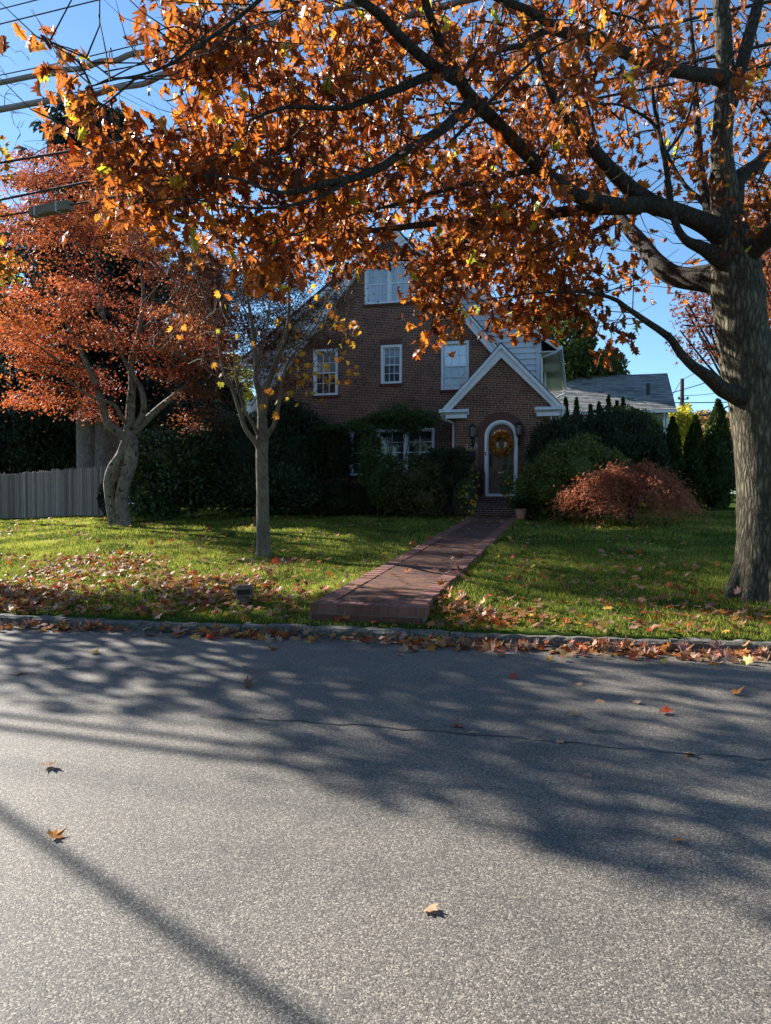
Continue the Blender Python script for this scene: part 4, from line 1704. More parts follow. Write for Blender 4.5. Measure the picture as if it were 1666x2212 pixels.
def shrub(name, label, cat, blobs, n, tm, size, mat, group=None, clumps=16, spread=.22, shell=.35, up=.3, core=.58, stems=4, stem_mat='dark_bark', out=.8, rand=.7, droop=0, lift=(.78, 1.03)):
    c0 = np.mean([b[0] for b in blobs], axis=0)
    base = (c0[0], c0[1], tz(c0[0], c0[1]))
    root = empty(name, base, label, cat, 0, group)
    P, Nn = blob_points(blobs, n, clumps, spread, shell, None, lift)
    k = len(P)
    ax = Nn * out + rnd(k, rand) + np.array((0, 0, up - droop))
    nr = Nn + rnd(k, .5) + np.array((0, 0, .4))
    ex = None
    if core:
        ex = MB()
        for i, (c, r) in enumerate(blobs):
            ex.blob(c, (r[0] * core, r[1] * core, r[2] * core), 16, 10, 0, .1, i * 1.7)
    leaves('foliage', tm, P, ax, nr, RNG.uniform(.7, 1.25, k) * size, M[mat], root, ex)
    if stems:
        q = MB()
        for i in range(stems):
            b = blobs[i % len(blobs)]
            e = np.array(b[0]) + rnd(1)[0] * np.array(b[1]) * .3
            s0 = (base[0] + random.uniform(-.2, .2) + (b[0][0] - base[0]) * .6, base[1] + random.uniform(-.15, .15), base[2] - .1)
            m = ((s0[0] + e[0]) / 2 + random.uniform(-.1, .1), (s0[1] + e[1]) / 2, (s0[2] + e[2]) / 2)
            q.tube(catmull([s0, m, e], 4), np.linspace(.045, .012, 9), 6)
        q.build('stem', M[stem_mat], root, True, True)
    return root


def pb(u, v, Y, ru, rv, ry):
    """ellipsoid seen at photo spot u,v at depth Y; half sizes ru, rv in photo units, ry metres deep"""
    p = atY(u, v, Y)
    return ((p.x, p.y, p.z), (ru * Y / F, ry, rv * Y / F))


# right of the door
shrub('yew_shrub', 'huge dark mounded yew behind the green and red shrubs right of the door', 'shrub',
      [pb(1200, 1000, 21.9, 58, 88, .6), pb(1235, 1010, 23.4, 95, 105, 1.2), pb(1330, 985, 23.6, 95, 92, 1.3), pb(1395, 1030, 23.6, 45, 70, 1.0)], 42000, NEEDLE, .14, 'yew', clumps=46, spread=.15, up=.9, out=.5, lift=(.74, 1.06))
shrub('holly_shrub', 'rounded green leafy shrub beside the front steps and terracotta pot', 'shrub',
      [pb(1190, 1058, 20.9, 78, 62, .8), pb(1250, 1025, 20.9, 86, 76, .95), pb(1160, 1080, 21.2, 42, 35, .5), pb(1315, 1045, 21.0, 48, 58, .7)], 24000, KITE, .078, 'azalea', clumps=30, spread=.15, up=.5, core=.5, lift=(.70, 1.10))


def lace_maple():
    c = atY(1362, 1080, 19)
    root = empty('laceleaf_maple', (c.x, c.y, tz(c.x, c.y)), 'low drooping rusty red laceleaf Japanese maple on the right lawn', 'shrub')
    P, A, N_ = [], [], []
    pads = []
    for i in range(92):
        # fountain of drooping tiers over a dome
        th = RNG.uniform(0, 2 * np.pi)
        el = RNG.uniform(.02, 1) ** .8 * 1.45
        rx, ry, rz = 1.38 + .25 * math.sin(th * 3), 1.0, 1.02 + .14 * math.sin(th * 2 + 1)
        p = np.array((c.x + .0 + rx * math.cos(th) * math.cos(el), c.y + ry * math.sin(th) * math.cos(el), root.location.z + .28 + rz * math.sin(el) * (.94 + .1 * RNG.random())))
        pads.append((p, th, el))
    for p, th, el in pads:
        k = 230
        o = RNG.normal(size=(k, 3)) * np.array((.24, .22, .10))
        rad = np.hypot(o[:, 0], o[:, 1])
        o[:, 2] -= rad ** 2 * 1.1
        outw = np.array((math.cos(th), math.sin(th), 0))
        o += outw * np.abs(RNG.normal(size=(k, 1))) * .12
        P.append(p + o)
        A.append(np.tile(outw * .6 + np.array((0, 0, -.55)), (k, 1)) + rnd(k, .55))
        N_.append(rnd(k, .5) + np.array((0, 0, 1)) + outw * .4)
    P, A, N_ = map(np.concatenate, (P, A, N_))
    ok = P[:, 2] > terrain(P[:, 0], P[:, 1]) + .04
    ex = None
    leaves('foliage', LONG, P[ok], A[ok], N_[ok], RNG.uniform(.05, .12, ok.sum()), M['lace_maple'], root, ex)
    q = MB()
    for i in range(9):
        a = i * .7
        z0 = root.location.z
        q.tube(catmull([(c.x, c.y, z0 - .05), (c.x + .2 * math.cos(a), c.y + .2 * math.sin(a), z0 + .6), (c.x + 1.0 * math.cos(a), c.y + .7 * math.sin(a), z0 + .95), (c.x + 1.45 * math.cos(a), c.y + 1.0 * math.sin(a), z0 + .5)], 4), np.linspace(.05, .008, 13), 6)
    q.build('branch', M['dark_bark'], root, True, True)


lace_maple()


def conifer_column(u, vtop, vbot, Y, wpx, label, mat='arborvitae', n=6500, group=None):
    top, bot = atY(u, vtop, Y), atY(u, vbot, Y)
    zb = min(bot.z, tz(bot.x, bot.y))
    h = top.z - zb
    rmax = wpx * Y / F / 2
    root = empty('arborvitae', (top.x, top.y, zb), label, 'evergreen', 0, group)
    t = RNG.random(n) ** .85
    prof = rmax * np.clip(1.0 - t ** 2.6, .02, 1) * np.clip(.65 + t * 2, .6, 1)
    th = RNG.uniform(0, 2 * np.pi, n)
    lump = 1 + .16 * np.sin(th * 3 + t * 16 + u) + .10 * np.sin(th * 5 - t * 31)
    rr = prof * lump * (1 - RNG.random(n) ** 2 * .5)
    P = np.column_stack([top.x + rr * np.cos(th), top.y + rr * np.sin(th), zb + t * h + RNG.normal(size=n) * .03])
    out = np.column_stack([np.cos(th), np.sin(th), np.zeros(n)])
    ex = MB()
    ex.lathe([(rmax * .6, .05), (rmax * .75, h * .3), (rmax * .6, h * .65), (.02, h * .93)], (top.x, top.y, zb), 10)
    leaves('foliage', KITE, P, out * .4 + rnd(n, .3) + np.array((0, 0, .9)), out + rnd(n, .5), RNG.uniform(.07, .15, n), M[mat], root, ex)
    q = MB()
    q.tube([(top.x, top.y, zb - .1), (top.x, top.y, zb + h * .8)], [.07, .02], 6)
    q.build('trunk', M['dark_bark'], root, True, True)


for u, vt, wd, lab in ((1453, 906, 52, 'columnar arborvitae, shortest of the three tall ones, beside the yew'),
                       (1502, 903, 56, 'columnar arborvitae, middle of the three tall ones on the right'),
                       (1552, 868, 72, 'columnar arborvitae, tallest of the three, just left of the oak trunk')):
    conifer_column(u, vt, 1097, 27.5, wd, lab, n=9000, group='tall arborvitae at the lawn edge')
conifer_column(1628, 900, 1097, 28, 66, 'columnar arborvitae half hidden behind the oak trunk', n=5000, group='tall arborvitae at the lawn edge')
HEDGE = ['narrow arborvitae tip nearest the brick entrance gable', 'narrow arborvitae tip, second from the brick entrance gable', 'short arborvitae tip in a dip of the row below the grey roof',
         'arborvitae tip left of the tallest one below the grey roof', 'tallest arborvitae tip of the row below the grey roof', 'slim arborvitae tip just right of the tallest one below the grey roof',
         'rightmost arborvitae tip of the row below the grey roof']
for (u, v), lab in zip(((1222.6, 863), (1245.7, 863), (1276, 878), (1294, 873), (1315, 859), (1333, 871), (1346, 863)), HEDGE):
    conifer_column(u, v, 1085, 29.5, 26, lab, n=2600, group='arborvitae row beside the neighbouring house')
shrub('privet_shrub', 'sunlit yellow green shrub between the dark yew and the grey house', 'shrub',
      [pb(1345, 925, 26.5, 48, 40, .8), pb(1388, 930, 26.5, 34, 38, .8)], 6500, KITE, .1, 'sun_shrub', clumps=22, spread=.2, core=.6)
shrub('burning_bush', 'small dark red bush against the grey siding beyond the yew', 'shrub',
      [pb(1412, 945, 27.5, 17, 28, .4)], 700, KITE, .12, 'crimson_leaf', clumps=8, core=.4)

# left of the door, along the facade
shrub('rhododendron', 'big glossy leaved rhododendron beside the red maple trunk', 'shrub',
      [pb(372, 1025, 22.6, 92, 92, 1.1), pb(325, 1060, 22.0, 52, 58, .8), pb(430, 1015, 22.8, 55, 85, 1.0)], 15000, LONG, .16, 'rhododendron', clumps=60, spread=.13, up=.1, droop=.2)
shrub('juniper_shrub', 'tall dark feathery juniper behind the young tree at the house corner', 'shrub',
      [pb(520, 1005, 23.2, 85, 100, 1.0), pb(620, 985, 24.0, 85, 105, .8), pb(560, 1060, 22.6, 120, 55, .9), pb(665, 960, 24.4, 45, 60, .5), pb(728, 985, 23.8, 42, 50, .35)], 40000, NEEDLE, .17, 'juniper', clumps=50, spread=.16, up=.5)
shrub('clipped_hedge', 'flat topped dark hedge behind the rhododendron', 'hedge',
      [pb(400, 985, 27, 95, 82, .8), pb(480, 990, 27, 70, 75, .8)], 12000, KITE, .1, 'yew', clumps=30, spread=.2)
shrub('holly_hedge', 'small dark evergreen bush at the fence end behind the red maple', 'shrub',
      [pb(236, 1075, 25, 18, 36, .4)], 2500, KITE, .07, 'yew', clumps=12)
shrub('low_yew', 'low dark yew mass under the ground floor windows', 'shrub',
      [pb(640, 1085, 23.2, 75, 34, .55), pb(740, 1085, 23.0, 70, 36, .5), pb(820, 1090, 22.6, 60, 30, .45)], 22000, NEEDLE, .12, 'yew', clumps=40, up=.6)


def umbrella_shrub():
    c = atY(850, 1060, 23.0)
    g = tz(c.x, c.y)
    root = empty('spreading_shrub', (c.x, c.y, g), 'flat topped green shrub on bare stems in front of the triple window', 'shrub')
    P = []
    for u, v, Y, k in [(u_, 910 + RNG.normal() * 12 + abs(u_ - 860) * .05, 22.9 + RNG.normal() * .25, 260) for u_ in np.linspace(778, 932, 24)] + [(u_, 895, 23, 220) for u_ in (830, 850, 870, 890)] + [(u_, 925, 23.6, 150) for u_ in np.linspace(700, 790, 8)]:
        p = atY(u, v, Y)
        o = RNG.normal(size=(k, 3)) * np.array((.2, .2, .07))
        P.append(np.array(p) + o)
    P = np.concatenate(P)
    k = len(P)
    leaves('foliage', STAR, P, rnd(k) + np.array((0, 0, -.1)), rnd(k, .4) + np.array((0, 0, 1)), RNG.uniform(.06, .11, k), M['light_green'], root)
    q = MB()
    for i in range(16):
        e = atY(random.uniform(780, 935), random.uniform(900, 930), 22.95)
        m = ((c.x + e.x * 1.2) / 2.2 + random.uniform(-.1, .1), c.y, g + 1.2 + random.random() * .4)
        q.tube(catmull([(c.x + random.uniform(-.2, .2), c.y + random.uniform(-.1, .1), g - .1), m, e], 5), np.linspace(.028, .006, 11), 5)
    q.build('stem', M['dark_bark'], root, True, True)


umbrella_shrub()
shrub('weeping_shrub', 'pale green leafy shrub in a patch of light below the windows', 'shrub',
      [pb(800, 985, 22.4, 26, 42, .35), pb(822, 1025, 22.2, 42, 45, .45), pb(845, 1062, 21.9, 48, 40, .45)], 6500, STAR, .085, 'light_green', clumps=26, spread=.2, core=.5, droop=.4)
shrub('azalea_shrub', 'bronze tinged azalea left of the clipped dark yew', 'shrub',
      [pb(905, 1040, 21.6, 58, 55, .55), pb(915, 1080, 21.3, 52, 38, .5), pb(870, 1075, 21.6, 40, 42, .45)], 11000, KITE, .075, 'azalea_brown', clumps=26, spread=.16, core=.5, lift=(.7, 1.1))
shrub('clipped_yew', 'dark clipped yew under the letter box beside the entrance', 'shrub',
      [pb(955, 1000, 21.9, 46, 30, .45), pb(990, 1003, 21.7, 26, 32, .35), pb(965, 1040, 21.8, 36, 40, .4)], 13000, NEEDLE, .085, 'yew', clumps=30, spread=.14)


def flower_plant(u, v, Y, ru, rv, label, n, nf):
    rt = shrub('marigold_plant', label, 'flowers', [pb(u, v, Y, ru, rv, .22)], n, KITE, .055, 'rhododendron', 'yellow flowers by the steps', 14, .25, core=.35, stems=0)
    b = pb(u, v, Y, ru, rv, .22)
    d = unit(rnd(nf))
    d[:, 1] = -np.abs(d[:, 1])
    P = np.array(b[0]) + d * np.array(b[1]) * RNG.uniform(.7, 1.1, (nf, 1))
    for p in P:
        a = np.linspace(0, 2 * np.pi, 9, endpoint=False)
        leaves('flower', KITE, np.tile(p, (9, 1)), np.column_stack([np.cos(a), -.5 + 0 * a, np.sin(a)]), np.tile((0, -1, .3), (9, 1)) + rnd(9, .2), .042, M['flower'], rt)


flower_plant(1008, 1075, 21.1, 24, 36, 'yellow flowering plant left of the brick steps', 1500, 26)
flower_plant(1024, 1035, 21.9, 12, 25, 'taller yellow flowers against the brick left of the door', 600, 12)
flower_plant(1096, 1040, 21.2, 12, 45, 'yellow flowers right of the door above the pot', 900, 12)


def flower_pot():
    c = ground(1125, 1122)
    root = empty('flower_pot', c, 'terracotta pot with a dark leafy plant at the end of the brick walk', 'pot')
    q = MB()
    q.lathe([(.10, 0), (.155, .24), (.155, .25), (.175, .25), (.175, .30), (.155, .30), (.145, .24)], (0, 0, 0), 24)
    q.build('pot', M['terracotta'], root, smooth=False)
    q = MB()
    q.lathe([(.002, .255), (.147, .25)], (0, 0, 0), 16, cap=False)
    q.build('soil', M['soil'], root)
    n = 420
    d = unit(rnd(n))
    d[:, 2] = np.abs(d[:, 2])
    P = np.array((0, 0, .30)) + d * RNG.uniform(.05, .30, (n, 1)) * np.array((1, .8, 1.2))
    leaves('plant', LONG, P, d + rnd(n, .3), rnd(n, .4) + np.array((0, 0, 1)), RNG.uniform(.08, .16, n), M['rhododendron'], root, world=False)


flower_pot()


def trellis():
    x, z = hp(1037, 1000, -.08)
    p = hw(x, -.1, 0)
    root = empty('trellis', (p.x, p.y, HB), 'small black iron trellis standing against the brick left of the door', 'trellis', -HA)
    q = MB()
    for i in range(4):
        xx = -.15 + .1 * i
        q.tube([(xx, 0, 0), (xx, 0, 1.32 + (.1 if i in (1, 2) else 0))], .009, 6)
    q.tube(catmull([(-.15, 0, 1.32), (-.09, 0, 1.42), (0, 0, 1.46), (.09, 0, 1.42), (.15, 0, 1.32)], 4), .009, 6)
    q.build('frame', M['black_iron'], root)
    q = MB()
    for k in range(8):
        z0 = .25 + k * .14
        q.tube([(-.15, -.012, z0), (.15, -.012, z0 + (.08 if k % 2 else -.02))], .006, 5)
        q.tube(catmull([(-.1, -.014, z0), (-.05, -.014, z0 + .08), (0, -.014, z0), (.05, -.014, z0 + .08), (.1, -.014, z0)], 4), .007, 5)
    q.build('scrollwork', M['black_iron'], root)


trellis()


def path_light():
    c = ground(525, 1305)
    root = empty('garden_lamp', c, 'low square brown garden lamp among the leaves left of the brick walk', 'garden lamp', R(20))
    q = MB()
    q.lathe([(.085, -.05), (.085, .09), (.07, .12)], (0, 0, 0), 14)
    q.build('base', M['brown_metal'], root)
    q = MB()
    q.box(-.115, .115, -.115, .115, .11, .135)
    for a, b_ in ((-1, -1), (1, -1), (1, 1), (-1, 1)):
        q.box(a * .10 - .012, a * .10 + .012, b_ * .10 - .012, b_ * .10 + .012, .135, .20)
    q.prism_z([(-.125, -.125), (.125, -.125), (.125, .125), (-.125, .125)], .20, .225)
    q.box(-.09, .09, -.09, .09, .225, .24)
    q.build('head', M['brown_metal'], root, bevel=.004)
    q = MB()
    q.box(-.085, .085, -.085, .085, .136, .199)
    q.build('lamp_glass', M['soil'], root)


path_light()


def branchlets(q, starts, n, length, r, rng=random, up=.5):
    for i in range(n):
        s0 = Vector(rng.choice(starts))
        d = Vector((rng.gauss(0, 1), rng.gauss(0, 1), rng.gauss(up, .6))).normalized()
        m = s0 + d * length * .5 + Vector((rng.gauss(0, .06), rng.gauss(0, .06), rng.gauss(0, .06))) * length
        e = m + (d + Vector((0, 0, .25))) * length * .5
        q.tube([s0, m, e], [r, r * .7, r * .3], 4, cap=False)


def attach(q, cand, targets, r0=.016, r1=.004, maxlen=3.0, seg=4):
    """grow a twig from the nearest wood to each target; later twigs may start from earlier ones"""
    cand = [np.array(c) for c in cand]
    C = np.array(cand)
    d0 = [np.min(np.linalg.norm(C - t, axis=1)) for t in targets]
    for i in np.argsort(d0):
        t = targets[i]
        dist = np.linalg.norm(C - t, axis=1)
        j = int(np.argmin(dist + (C[:, 2] > t[2] + .5) * .15))
        s0 = C[j]
        L = dist[j]
        if L < .08:
            continue
        m = (s0 + t) / 2 + rnd(1)[0] * L * .08 + np.array((0, 0, .10 * L))
        pts = catmull([s0, m, t], seg)
        rr = min(r0, .006 + .011 * L)
        q.tube(pts, np.linspace(rr, r1, len(pts)), 5, cap=False)
        C = np.concatenate([C, pts[2:]])
    return C


# ------------------------------------------------------------------ the oak over the street
def build_oak():
    base = ground(1652, 1285)
    TD = base.y
    root = empty('oak_tree', (base.x, base.y, base.z), 'large street oak with orange brown leaves, its trunk at the right edge', 'tree')
    trunk = [(1660, 1330, TD, .52), (1659, 1285, TD, .45), (1657, 1235, TD, .395), (1655, 1170, TD, .355), (1652, 1080, TD, .335), (1648, 985, TD, .335), (1633, 870, TD, .33), (1611, 764, TD, .325), (1600, 690, TD, .315), (1594, 630, TD, .33), (1588, 585, TD, .31), (1582, 530, TD, .255),
             (1572, 460, TD, .20), (1562, 380, TD, .155), (1560, 300, TD, .125), (1568, 200, TD, .125), (1566, 140, TD, .11), (1562, 60, TD, .10), (1556, -30, TD, .09), (1560, -200, TD, .07), (1550, -420, TD, .04)]
    C, r = limb_from_px(trunk, 8)
    q = MB()
    q.tube(C, r, 28, 0, .02)
    for k in range(9):                                 # root flare
        a = k * .7 + .3
        q.tube(catmull([(base.x + .24 * math.cos(a), base.y + .24 * math.sin(a), base.z + .5), (base.x + .36 * math.cos(a), base.y + .36 * math.sin(a), base.z + .14), (base.x + .52 * math.cos(a), base.y + .52 * math.sin(a), base.z - .14)], 4), np.linspace(.12, .07, 9), 8)
    q.build('trunk', M['oak_bark'], root, True, True)
    D = TD
    limbs = [
        [(1590, 625, D, .24), (1545, 603, D + .15, .20), (1474, 600, D + .5, .15), (1424, 574, D + .8, .135), (1390, 530, D + 1.2, .12), (1340, 470, D + 1.7, .10), (1300, 400, D + 2.1, .08), (1290, 320, D + 2.4, .06), (1260, 200, D + 2.8, .04), (1230, 60, D + 3, .02)],
        [(1585, 530, D, .20), (1545, 495, D - .1, .15), (1486, 467, D - .3, .115), (1416, 443, D - .5, .115), (1381, 422, D - .5, .11), (1329, 377, D - .6, .098), (1280, 321, D - .8, .08), (1240, 275, D - .9, .065), (1190, 200, D - 1.1, .05), (1150, 90, D - 1.2, .03)],
        [(1420, 444, D - .5, .10), (1381, 441, D - .6, .095), (1329, 443, D - .8, .09), (1266, 429, D - 1.0, .085), (1224, 408, D - 1.2, .082), (1171, 366, D - 1.5, .08), (1126, 321, D - 1.8, .078), (1072, 265, D - 2.1, .076), (1018, 211, D - 2.4, .07), (983, 154, D - 2.7, .058), (943, 72, D - 3.0, .048), (918, 0, D - 3.2, .04), (890, -120, D - 3.5, .025)],
        [(1384, 450, D - .6, .075), (1259, 454, D - .7, .07), (1189, 461, D - .8, .065), (1084, 475, D - 1.0, .058), (1025, 478, D - 1.1, .05), (943, 482, D - 1.3, .043), (800, 498, D - 1.6, .032), (703, 496, D - 1.9, .022), (600, 480, D - 2.2, .012)],
        [(1018, 215, D - 2.4, .05), (972, 265, D - 2.6, .05), (918, 304, D - 2.8, .045), (864, 333, D - 3, .042), (821, 362, D - 3.1, .04), (757, 387, D - 3.3, .035), (700, 397, D - 3.4, .03), (650, 412, D - 3.5, .024), (589, 414, D - 3.6, .018), (510, 385, D - 3.7, .013), (430, 380, D - 3.8, .008)],
        [(985, 160, D - 2.7, .045), (936, 161, D - 2.9, .042), (882, 183, D - 3, .038), (839, 200, D - 3.1, .035), (786, 218, D - 3.2, .03), (746, 233, D - 3.3, .026), (693, 233, D - 3.4, .022), (614, 233, D - 3.5, .018), (540, 260, D - 3.6, .012)],
        [(1566, 175, D, .115), (1556, 168, D - .1, .10), (1503, 160, D - .4, .082), (1451, 150, D - .7, .078), (1399, 136, D - 1.0, .072), (1346, 112, D - 1.3, .068), (1294, 91, D - 1.6, .064), (1242, 77, D - 1.9, .06), (1200, 63, D - 2.1, .055), (1179, 45, D - 2.2, .05), (1137, 21, D - 2.4, .045), (1085, 0, D - 2.7, .038), (950, -60, D - 3.3, .025), (800, -90, D - 3.8, .015)],
        [(1195, 62, D - 2.1, .035), (1150, 80, D - 2.2, .032), (1129, 98, D - 2.3, .028), (1085, 108, D - 2.4, .025), (1040, 140, D - 2.5, .02), (1000, 190, D - 2.6, .012)],
        [(983, 172, D - 2.65, .055), (922, 132, D - 3, .05), (857, 72, D - 3.3, .047), (828, 39, D - 3.4, .044), (793, 11, D - 3.5, .04), (732, -30, D - 3.6, .034), (640, -110, D - 3.7, .022), (560, -200, D - 3.8, .01)],
        [(247, 172, D - 4.2, .007), (205, 140, D - 4.0, .006), (160, 108, D - 3.9, .005), (100, 92, D - 3.9, .004)],
        [(300, 163, D - 4.2, .009), (240, 215, D - 4.1, .007), (190, 250, D - 4.1, .005), (150, 280, D - 4.1, .004)],
        [(640, -110, D - 3.7, .02), (580, -20, D - 4.0, .018), (508, 43, D - 4.1, .016), (444, 89, D - 4.2, .016), (372, 136, D - 4.3, .012), (308, 161, D - 4.3, .010), (247, 172, D - 4.3, .008), (186, 190, D - 4.3, .006)],
        [(1640, 880, D, .16), (1600, 858, D - .15, .125), (1560, 840, D - .32, .10), (1534, 817, D - .45, .085), (1503, 795, D - .5, .066), (1471, 764, D - .6, .056), (1449, 732, D - .65, .05), (1424, 713, D - .7, .044), (1379, 682, D - .8, .037), (1354, 665, D - .85, .032), (1329, 647, D - .9, .027), (1281, 634, D - 1.0, .02), (1200, 630, D - 1.1, .014), (1100, 640, D - 1.2, .009), (1010, 655, D - 1.2, .005)],
        [(1590, 580, D, .19), (1622, 545, D - .2, .14), (1666, 505, D - .5, .12), (1740, 440, D - 1, .10), (1850, 300, D - 1.5, .07), (1950, 100, D - 2, .04)],
        [(1580, 440, D, .15), (1592, 390, D + .1, .12), (1629, 362, D + .2, .10), (1666, 325, D + .3, .09), (1740, 220, D + .6, .06), (1800, 60, D + 1, .03)],
        [(1575, 230, D, .10), (1600, 150, D - .1, .085), (1618, 80, D - .2, .08), (1640, 0, D - .3, .07), (1680, -140, D - .5, .05), (1720, -350, D - .6, .03)],
        [(1580, 545, D, .14), (1545, 500, D + .3, .09), (1526, 430, D + .5, .072), (1514, 366, D + .6, .062), (1506, 260, D + .7, .05), (1500, 150, D + .8, .04), (1490, 20, D + .9, .025), (1480, -100, D + 1, .015)],
        [(1570, 575, D - .1, .13), (1528, 541, D - .25, .09), (1479, 516, D - .4, .055), (1454, 464, D - .45, .045), (1440, 366, D - .45, .036), (1423, 279, D - .45, .03), (1412, 216, D - .45, .024), (1405, 122, D - .4, .018), (1395, 60, D - .4, .012)],
        [(1440, 330, D - .4, .022), (1475, 280, D - .2, .02), (1500, 200, D, .016), (1510, 100, D + .1, .01)],
        [(1423, 279, D - .45, .02), (1390, 250, D - .6, .018), (1330, 225, D - .8, .014), (1260, 230, D - 1, .008)],
        [(1526, 440, D + .5, .04), (1480, 400, D + .7, .03), (1440, 330, D + 1, .022), (1400, 240, D + 1.2, .014), (1380, 140, D + 1.4, .008)],
        [(1300, 400, D + 2.1, .05), (1200, 380, D + 2.3, .04), (1080, 400, D + 2.4, .03), (900, 430, D + 2.5, .022), (720, 440, D + 2.4, .012)],
        [(1340, 470, D + 1.7, .06), (1240, 520, D + 1.8, .045), (1120, 540, D + 1.8, .035), (980, 560, D + 1.6, .025), (820, 560, D + 1.5, .016), (650, 540, D + 1.3, .008)],
        [(1290, 320, D + 2.4, .045), (1150, 250, D + 2.6, .035), (950, 220, D + 2.7, .025), (750, 200, D + 2.6, .015), (600, 190, D + 2.5, .008)],
        [(1171, 366, D - 1.5, .04), (1080, 380, D - 1.7, .032), (960, 410, D - 2, .025), (860, 440, D - 2.2, .018), (740, 470, D - 2.5, .011), (600, 520, D - 2.8, .007)],
        [(757, 387, D - 3.3, .02), (680, 430, D - 3.5, .015), (560, 450, D - 3.7, .011), (400, 430, D - 3.8, .007), (290, 440, D - 3.8, .005)],
        [(1084, 475, D - 1.0, .035), (1010, 520, D - 1.1, .026), (940, 570, D - 1.1, .018), (900, 610, D - 1.1, .010)],
    ]
    wood = []
    for L in limbs:
        C, r = limb_from_px(L, 7)
        r = r * np.linspace(1.0, .84, len(r))
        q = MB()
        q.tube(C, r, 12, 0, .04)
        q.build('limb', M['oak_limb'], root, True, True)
        wood.append(C)
    W = np.concatenate(wood)
    # leaf sprays: photo regions with a depth range and a number of sprays
    regs = [
        (335, 0, 560, 130, 5.8, 7.2, 26), (85, 88, 130, 105, 6.2, 6.4, 1), (130, 130, 215, 190, 6.2, 6.6, 3), (140, 205, 235, 285, 6, 6.6, 4),
        (390, 95, 620, 330, 6, 7.6, 24), (205, 240, 345, 390, 6, 6.6, 9), (225, 380, 480, 480, 6, 7, 18), (300, 300, 520, 420, 6, 7.4, 15),
        (480, 330, 760, 560, 6.4, 8.2, 42), (520, 540, 640, 590, 7, 7.6, 6), (560, 0, 1000, 330, 6, 8.6, 70), (700, 330, 1100, 530, 7, 9.6, 52),
        (905, 560, 1000, 640, 8, 9.5, 12), (700, 530, 900, 552, 8, 9.5, 7), (890, 620, 990, 735, 8.6, 9.3, 9), (1000, 0, 1250, 420, 6.6, 9.6, 46), (1000, 420, 1260, 560, 8, 10, 30),
        (1040, 550, 1210, 690, 8.6, 10, 26), (1190, 585, 1335, 690, 8.8, 9.6, 13), (1285, 690, 1340, 745, 8.9, 9.1, 4), (1110, 680, 1190, 720, 8.9, 9.3, 4),
        (1250, 0, 1450, 130, 6, 9, 17), (1200, 130, 1370, 400, 9, 12, 19), (1400, 150, 1560, 420, 9, 11, 10), (1560, 0, 1680, 300, 8, 11, 14),
        (1600, 330, 1720, 560, 8.5, 10, 8), (1260, 440, 1330, 560, 8.5, 9.6, 6), (1300, 15, 1390, 60, 4.6, 5.0, 2),
    ]
    far = [(380, 260, 740, 550, 9.8, 12, 55), (740, 260, 915, 490, 9.8, 12, 30), (915, 260, 1250, 550, 9.8, 12, 55), (560, 0, 1250, 300, 9.6, 12.4, 84), (1250, 0, 1680, 330, 10.5, 13.5, 46), (900, 520, 1230, 640, 10, 12.5, 30), (1380, 540, 1480, 620, 11, 12, 4)]
    def sprays(rs):
        out = []
        for u0, v0, u1, v1, d0, d1, k in rs:
            for i in range(k):
                out.append(np.array(atY(RNG.uniform(u0, u1), RNG.uniform(v0, v1), RNG.uniform(d0, d1))))
        return np.array(out)
    near = sprays(regs)
    farp = sprays(far)
    # the part of the crown above the view
    k = 170
    topc = np.column_stack([RNG.uniform(1.5, 10.5, k), RNG.uniform(4.5, 14, k), RNG.uniform(8.6, 13.5, k)])
    q = MB()
    W2 = attach(q, W, list(near) + list(farp), .016, .004)
    attach(q, W, list(topc), .03, .005)
    branchlets(q, [tuple(p) for p in W if p[2] > 3.6], 330, .9, .007, up=.5)
    branchlets(q, [tuple(p) for p in near], 420, .6, .004, up=.1)
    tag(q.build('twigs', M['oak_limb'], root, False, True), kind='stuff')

    def hang(cent, per, sig, size):
        n = len(cent) * per
        c = np.repeat(cent, per, axis=0)
        P = c + rnd(n, 1) * sig
        ax = rnd(n, .55) + np.array((0, 0, -.85))
        nr = rnd(n) * np.array((1, 1, .5))
        return P, ax, nr, (.55 + .7 * RNG.random(n) ** .8) * size
    A = [hang(near, 12, np.array((.15, .15, .15)), .148), ]
    B = [hang(farp, 13, np.array((.26, .24, .2)), .13), hang(topc, 22, np.array((.4, .4, .3)), .15)]
    def cat(L):
        return [np.concatenate([a[i] for a in L]) for i in range(4)]
    P, ax, nr, sz = cat(A + B)
    leaves('crown', OAK, P, ax, nr, sz, M['oak_leaf'], root)


build_oak()


